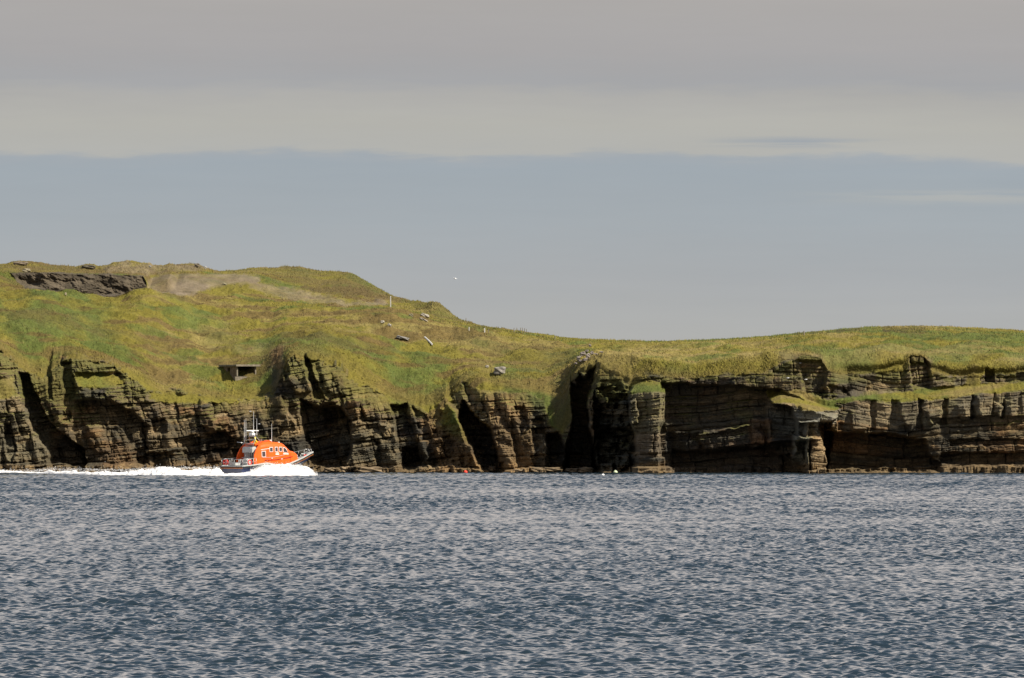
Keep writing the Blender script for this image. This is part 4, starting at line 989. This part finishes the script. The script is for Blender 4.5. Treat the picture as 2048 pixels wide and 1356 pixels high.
# ------------------------------------------------------------------ spray and wake
def fo(X, Y, seed): return fbm(X / 1.6, Y / 1.6, 4, seed)
def foam_sheet(name, X, Y, H, label, cat):
    H = np.where(H < .02, -.35, H)
    o = mesh_grid(name, np.stack([X, Y, H], -1), X.shape[0], X.shape[1], M_foam)
    tag(o, label, cat, kind='stuff'); return o
def build_foam():
    # bow wave and spray along the starboard side
    px = np.linspace(432, 640, 560); n2 = 150
    top = pl(px, [(432, 952), (437, 948), (450, 947), (470, 946.5), (490, 945), (505, 941), (515, 937), (528, 931), (545, 930), (565, 930), (590, 931), (602, 932.5), (612, 936), (620, 941), (628, 947), (636, 951), (640, 953)])
    Xc = (px - 1024) * 1058 / F
    # hull side line in world space
    hx = np.array([-1, 0, 2, 4, 6, 8, 10, 12, 13.7, 15.5]); hy = -np.array([2.4, 2.34, 2.42, 2.45, 2.42, 2.25, 1.8, 1.0, .1, .1])
    wx = boat.location.x + hx * math.cos(TH) - hy * math.sin(TH); wy = boat.location.y + hx * math.sin(TH) + hy * math.cos(TH)
    side = np.interp(Xc, wx, wy)
    v = np.linspace(0, 1, n2)[None, :] + 0 * Xc[:, None]
    near = np.minimum(side - 2.2, 1062 + 0 * side) - 1.2; near = 1053.3 + .35 * (side - side.min())
    Yg = near[:, None] + (side + 1.2 - near)[:, None] * v
    Xg = Xc[:, None] + 0 * v
    peak = CAMZ + (HY - top) * (side - 1.0) / F
    prof = np.sin(np.clip(v / .75, 0, 1) * math.pi / 2) ** .8 * np.where(v > .75, np.cos((v - .75) / .25 * math.pi / 2) ** .5, 1)
    H = peak[:, None] * prof
    ns = fo(Xg + Yg, Yg, 21) * .34 + .22 * np.abs(fbm(Xg / .5, Yg / .6, 4, 22)) + .12 * fbm(Xg / .22, Yg / .22, 2, 23)
    H = H + ns * np.clip(H, 0, 1) - .06
    foam_sheet('bow_spray', Xg, Yg, H, 'white bow wave and spray thrown up along the lifeboat side', 'spray')
    # wake trailing off to the left
    px = np.linspace(-260, 446, 1500)
    d = CAMZ * F / (pl(px, [(-260, 944.6), (0, 946.0), (60, 947), (110, 948.8), (200, 951.0), (330, 951.8), (446, 952.0)]) - HY)
    th_ = pl(px, [(-260, 3), (0, 6.0), (20, 5.5), (60, 4.5), (85, 5.0), (100, 9.5), (120, 8.5), (160, 8), (200, 8), (250, 9), (275, 12), (310, 15.5), (340, 16), (360, 12), (400, 13.0), (420, 16), (432, 17), (438, 14), (446, 8)]) - 1.5
    hgt = th_ / F * d * 1.0
    Xc = (px - 1024) * d / F
    v = np.linspace(0, 1, 110)[None, :] + 0 * Xc[:, None]
    wdt = 6.5
    Xg = Xc[:, None] + 0 * v; Yg = d[:, None] + wdt * v
    prof = np.sin(np.clip(v / .5, 0, 1) * math.pi / 2) ** .7 * np.where(v > .5, np.cos((v - .5) / .5 * math.pi / 2) ** .7, 1)
    H = hgt[:, None] * prof * (1 + .55 * fbm(Xg / 1.6, Yg / 2.0, 4, 31) + .3 * fbm(Xg / .4, Yg / .5, 3, 32)) + .10 * fbm(Xg / .6, Yg / .6, 3, 33) * (prof > .2) - .05
    foam_sheet('wake_foam', Xg, Yg, H, 'long white trail of churned foam behind the lifeboat', 'wake')
    # flying droplets: tiny octahedra
    r = np.random.default_rng(5); n = 5200
    which = r.random(n)
    pxs = np.where(which < .5, r.uniform(500, 636, n), r.uniform(-40, 440, n))
    tb = np.where(which < .5, pl(pxs, [(500, 942), (528, 931), (602, 932), (620, 941), (636, 950)]), pl(pxs, [(-40, 940), (60, 942), (100, 938), (250, 940), (310, 936), (440, 935)]))
    yy = tb - np.abs(r.exponential(1.8, n)) * np.where(which < .5, 1, .8) + r.uniform(0, 3, n)
    dd = np.where(which < .5, 1058 + r.uniform(-2, 4, n), np.interp(pxs, px, d) + r.uniform(.5, 6, n))
    c = np.stack([(pxs - 1024) * dd / F, dd, CAMZ + (HY - yy) * dd / F], -1)
    sz = r.uniform(.012, .045, n)
    ov = np.array([(1, 0, 0), (-1, 0, 0), (0, 1, 0), (0, -1, 0), (0, 0, 1), (0, 0, -1)], float)
    of = np.array([(0, 2, 4), (2, 1, 4), (1, 3, 4), (3, 0, 4), (2, 0, 5), (1, 2, 5), (3, 1, 5), (0, 3, 5)])
    V = c[:, None, :] + ov[None] * sz[:, None, None]; Fc = of[None] + (np.arange(n) * 6)[:, None, None]
    o = mesh_tris('spray_droplets', V.reshape(-1, 3), Fc.reshape(-1, 3), M_foam)
    tag(o, 'fine white droplets flying off the bow wave and wake', 'spray', kind='stuff')
build_foam()

# ------------------------------------------------------------------ pillbox in the slope
def build_pillbox():
    g = hit(497, 757)
    d = g.y + .3
    zf = CAMZ + (HY - 752) * d / F            # opening sill
    zt = CAMZ + (HY - 733) * d / F            # underside of roof
    x0 = (473.5 - 1024) * d / F
    a = math.radians(28)
    root = empty('pillbox', (x0, d, zf - .75), a)
    tag(root, 'small roofed concrete lookout shelter with a dark opening set into the grass above the cliff', 'pillbox')
    W = (512 - 473.5) * d / F / math.cos(a); L = 5.4; H = zt - zf; b = .75
    w = MB()
    w.box((.10, .12, b + H / 2), (.20, .24, H)); w.build('front_pillar', M_slab, root); MB().box((W - .10, .12, b + H / 2), (.20, .24, H)).build('front_pillar', M_slab, root)
    MB().box((W / 2 - .05, .10, b / 2 - .1), (W + .55, .55, b + .0)).build('sill', M_slab, root, bevel=.03)
    s_ = MB()   # left wall with a small square opening
    s_.box((.10, .24 + 1.0, b + H / 2 - .3), (.2, 2.0, H + .6)); s_.box((.10, 2.24 + .45, b + H - .09), (.2, .9, .18)); s_.box((.10, 2.69, b - .1), (.2, .9, .75)); s_.box((.10, 3.14 + .6, b + H / 2), (.2, 1.2, H))
    s_.build('side_wall', M_conc, root)
    MB().box((W - .10, .24 + 2.1, b + H / 2), (.2, 4.2, H)).build('side_wall', M_conc, root)
    MB().box((W / 2, L - .2, b + H / 2), (W - .42, .2, H)).build('rear_wall', M_dark, root)
    MB().box((W / 2, L / 2, b - .06), (W - .42, L - .7, .1)).build('floor', M_dark, root)
    MB().box((W / 2 + .1, L / 2 - .15, b + H + .15), (W + .75, L + .5, .28)).build('roof', M_slab, root, bevel=.03)
build_pillbox()

# ------------------------------------------------------------------ rocks
def rock(name, px, py, wpx, hpx, label, cat='rock', group=None, tone=(.30, .26, .20), seed=0, tilt=0, lift=0.0, depth=None, dep=None, sharp=3):
    g = hit(px, py + hpx * .45) if dep is None else Vector((0, dep, 0))
    d = g.y - (.2 if dep is None else 0)
    sx = wpx * d / F / 2; sz = hpx * d / F / 2; sy = (depth if depth else max(sx, sz) * .8)
    zc = CAMZ + (HY - py) * d / F
    r = np.random.default_rng(1000 + seed)
    bm = bmesh.new(); bmesh.ops.create_cube(bm, size=2); bmesh.ops.subdivide_edges(bm, edges=bm.edges[:], cuts=4, use_grid_fill=True)
    ph = r.uniform(0, 40, 3)
    for v in bm.verts:
        p = np.array(v.co); n = p / (np.abs(p) ** sharp).sum() ** (1 / sharp)
        q = n * (1 + .16 * math.sin(n[0] * 2.7 + ph[0]) * math.cos(n[1] * 3.1 + ph[1]) + .10 * math.sin(n[2] * 5.3 + ph[2] + n[0] * 4) + r.uniform(-.05, .05))
        v.co = (q[0] * sx, q[1] * sy, q[2] * sz)
    me = bpy.data.meshes.new(name); bm.to_mesh(me); bm.free()
    nv = len(me.vertices); ca = me.color_attributes.new('tint', 'FLOAT_COLOR', 'POINT')
    c = np.ones((nv, 4), np.float32); c[:, :3] = np.array(tone)[None] * .55 * r.uniform(.6, 1.4, (nv, 1)); ca.data.foreach_set('color', c.ravel())
    me.materials.append(MR)
    o = bpy.data.objects.new(name, me); scene.collection.objects.link(o)
    o.location = ((px - 1024) * d / F, d + sy * .45, zc + lift); o.rotation_euler = (0, math.radians(tilt), 0)
    tag(o, label, cat, group); return o
PALE = (.44, .40, .33); TAN = (.34, .25, .15)
rock('boulder', 999, 742, 22, 17, 'big pale squarish boulder lodged in the grassy hollow above the brown buttress', 'boulder', tone=(.34, .31, .26), seed=1)
rock('stone', 974, 733, 7, 5, 'small pale stone just left of the big squarish boulder', 'stone', tone=PALE, seed=2)
rock('rock_slab', 806, 676, 24, 6, 'long flat grey slab lying on the grass slope left of the white beam', 'rock', tone=(.34, .32, .29), seed=3, tilt=14)
rock('rock_slab', 850, 631, 17, 7, 'upper of the two pale slabs under the grassy knoll', 'rock', tone=PALE, seed=4, tilt=16, group='pale slabs under the knoll')
rock('rock_slab', 848, 640, 18, 5, 'lower of the two pale slabs under the grassy knoll', 'rock', tone=(.36, .31, .24), seed=5, tilt=24, group='pale slabs under the knoll')
rock('stone', 765, 644, 8, 6, 'small bright stone on the slope, left one of a pair below the tall post', 'stone', tone=(.5, .46, .38), seed=6)
rock('stone', 779, 650, 8, 5, 'thin pale stone on the slope, right one of a pair below the tall post', 'stone', tone=PALE, seed=7, tilt=30)
rock('stone', 822, 631, 9, 7, 'brownish stone half sunk in tufts left of the two pale slabs', 'stone', tone=(.30, .26, .16), seed=8)
rock('boulder', 40, 527, 30, 7, 'long pale boulder under turf on the far left skyline', 'boulder', tone=(.30, .24, .17), seed=9)
rock('boulder', 53, 541, 16, 8, 'rounded buff boulder at the top left end of the quarry face', 'boulder', tone=(.34, .29, .19), seed=10)
rock('boulder', 176, 534, 28, 8, 'low dark hump of rock on the skyline behind the quarry face', 'boulder', tone=(.15, .13, .09), seed=11)
rock('stone', 131, 588, 4, 6, 'small upright pale stone at the foot of the quarry face', 'stone', tone=(.42, .36, .24), seed=12)
rock('stone', 300, 533, 5, 4, 'small white stone on the rubble bank above the gravel track', 'stone', tone=(.5, .47, .42), seed=13)
rock('stone', 410, 535, 6, 5, 'small white stone near the right end of the skyline rubble', 'stone', tone=(.5, .47, .42), seed=14)
rock('stone', 449, 568, 9, 4, 'flat buff stone lying at the lower edge of the gravel patch', 'stone', tone=(.36, .32, .2), seed=15, tilt=20)
rock('boulder', 394, 531, 10, 8, 'angular brown boulder on the crest of the skyline rubble', 'boulder', tone=(.24, .2, .14), seed=16)
rr = random.Random(4)
for i, (px, py, w, h) in enumerate([(1158, 716, 9, 7), (1166, 708, 11, 9), (1176, 712, 9, 10), (1170, 719, 10, 6), (1184, 706, 7, 7), (1180, 691, 5, 5), (1152, 727, 7, 4), (1192, 708, 8, 3), (1161, 722, 7, 5), (1174, 702, 7, 5), (1203, 704, 9, 3)]):
    rock('scree_rock', px, py, w, h, 'pale angular rock in the small heap on the grass above the dark cleft', 'rock', group='rock heap above the cleft', tone=(.34, .29, .25), seed=30 + i, tilt=rr.uniform(-25, 25))
for i, (px, py, w, h, lb) in enumerate([(984, 938, 13, 10, 'small tan block at the waterline beside the mouth of the left sea cave'), (1037, 942, 26, 7, 'pale flat shore rock below the brown buttress'), (1075, 940, 26, 10, 'dull brown shore rock between the pale flat one and the long slab'),
        (1104, 939, 34, 8, 'long thin shore slab in front of the dark cleft'), (1145, 941, 26, 9, 'brown shore rock left of centre under the dark cleft'), (1172, 940, 28, 11, 'brown shore rock right of centre under the dark cleft'),
        (660, 940, 22, 9, 'low brown shore rock just ahead of the lifeboat bow'), (690, 939, 20, 12, 'rounded tan shore rock right of the lifeboat bow'), (742, 940, 44, 12, 'broad tan shore ledge block below the layered buttress')]):
    rock('shore_rock', px, py, w, h, lb, 'rock', group='rocks along the foot of the cliff', tone=tuple(c * (.65 + .35 * ((i * 37) % 10) / 10) for c in TAN), seed=60 + i, dep=hit(px, 943).y - 1.2, depth=1.2, sharp=4)

# ------------------------------------------------------------------ posts, beam, buoys, birds
def post(px, ytop, ybot, wm, mat, label, name='fence_post', cat='post', group=None, lean=0, cap=False):
    g = hit(px, ybot); d = g.y; h = (ybot - ytop) * d / F + .25
    m = MB().tube([(0, 0, -.25), (0, 0, h * .5), (math.tan(math.radians(lean)) * h, 0, h - .25)], wm / 2, 8, wm / 2 * .85)
    o = m.build(name, mat, None, smooth=False)
    o.location = ((px - 1024) * d / F, d, CAMZ + (HY - ybot) * d / F); tag(o, label, cat, group); return o
post(781, 592, 612, .17, M_palepost, 'tall pale marker post standing beside the dirt path on the hill', 'marker_post')
post(938, 654, 661, .16, M_palepost, 'short pale fence post on the slope, left one of the two pale posts')
post(969, 656, 665, .20, M_palepost, 'short bright fence post on the slope, right one of the two pale posts')
post(977, 658, 665, .12, M_wood, 'thin brown fence post just right of the bright pale post')
for i, (px, h) in enumerate([(1028, 5), (1034, 6), (1041, 7), (1045, 7.5), (1049, 7), (1053, 6)]):
    y = float(pl(px, SKYL)); 
    post(px, y - h, y + 1.5, .11, M_wood, 'dark wooden fence post in the short row on the skyline', group='row of fence posts on the skyline', lean=(-1) ** i * 2)
post(1608, 662, 668.5, .2, M_wood, 'single dark stump of a post on the right-hand skyline')
post(1110, 671, 676, .14, M_wood, 'lone low post on the skyline above the saddle')
post(932, 636, 645, .1, M_wood, 'thin dark post on the skyline right of the grassy knoll')
def build_beam():
    a = hit(849, 676); b = hit(864, 690)
    o = MB(); v = b - a; o.tube([a + Vector((0, -.25, .12)), a + v * .5 + Vector((0, -.3, .16)), b + Vector((0, -.25, .12))], .13, 6)
    ob = o.build('driftwood_beam', M_palepost, None); tag(ob, 'bleached white beam lying down the grassy slope', 'beam')
build_beam()
def buoy(px, py, r, mat, label):
    d = CAMZ * F / (py + 1.5 - HY); root = empty('buoy', ((px - 1024) * d / F, d, 0)); tag(root, label, 'buoy')
    MB().ball((0, 0, r * .45), (r, r, r * .9), 14, 10).build('float', mat, root, smooth=True)
    MB().torus((0, 0, r * 1.4), r * .2, r * .07, 'y', 12, 6).build('mooring_eye', M_steel, root)
M_redb = mat_simple('red_buoy', (.75, .05, .02), .4); M_gbuoy = mat_simple('pale_green_buoy', (.55, .62, .38), .4)
buoy(931, 944.5, .28, M_redb, 'small red buoy floating below the spur')
buoy(1231, 945, .30, M_gbuoy, 'small pale green buoy floating by the foot of the first stack')
buoy(1206, 950, .20, M_white, 'small white buoy floating in front of the shore rocks')
def gull(px, py, d, span, label, flying=True, group=None, yaw=0):
    z = CAMZ + (HY - py) * d / F
    root = empty('gull', ((px - 1024) * d / F, d, z), yaw); tag(root, label, 'bird', group); k = span / 1.3
    b = MB().loft([[Vector((x * k, math.cos(t) * r_ * k, math.sin(t) * r_ * k + zz * k)) for t in [2 * math.pi * q / 10 for q in range(10)]] for x, r_, zz in [(-.30, .012, .01), (-.2, .05, 0), (-.05, .085, 0), (.10, .075, .01), (.18, .045, .03), (.23, .048, .045), (.28, .03, .045), (.30, .008, .04)]])
    b.build('body', M_feather, root, smooth=True)
    MB().tube([(.29 * k, 0, .04 * k), (.36 * k, 0, .03 * k)], .014 * k, 6, .004 * k).build('bill', M_bill, root)
    for s in (-1, 1):
        if flying:
            st_ = [(0, .12, .10, .02), (.28, .13, .22, .10), (.48, .03, .10, .12), (.65, -.12, -.08, .06)]
            secs = [[Vector((le * k, s * y * k, zz * k + .008)), Vector((te_ * k, s * y * k, zz * k + .004)), Vector((te_ * k, s * y * k, zz * k - .004)), Vector((le * k, s * y * k, zz * k - .008))] for y, te_, zz, ln in st_ for le in [te_ + .02 + .18 * (1 - y)]]
            MB().loft(secs).build('wing', M_gwing, root)
        else:
            MB().loft([[(.12 * k, s * .05 * k, .05 * k), (.12 * k, s * .085 * k, .0), (.12 * k, s * .06 * k, -.03 * k)], [(-.05 * k, s * .06 * k, .07 * k), (-.05 * k, s * .095 * k, 0), (-.05 * k, s * .07 * k, -.03 * k)], [(-.36 * k, s * .005 * k, .03 * k), (-.36 * k, s * .02 * k, .01 * k), (-.36 * k, s * .012 * k, 0)]]).build('wing', M_gwing, root)
    return root
gull(911, 557.5, 1100, 1.0, 'white gull flying in the open sky right of the hill', True, yaw=math.radians(200))
for i, (px, py, lb) in enumerate([(1600, 726, 'white gull perched at the top of the dark broken rock right of centre'), (1576, 756, 'white gull sitting on the dark cliff, left of a pair above the second stack'), (1612, 759, 'white gull sitting on the dark cliff, right of a pair above the second stack'),
                                  (501, 823, 'white gull perched on the cliff directly above the radar mast'), (519, 848, 'white gull perched on a ledge just right of the radar mast')]):
    g = hit(px, py); gull(px, py, g.y - .35, .95, lb, False, group='gulls perched on the cliff', yaw=math.radians(rr.choice([20, 160, -30])))
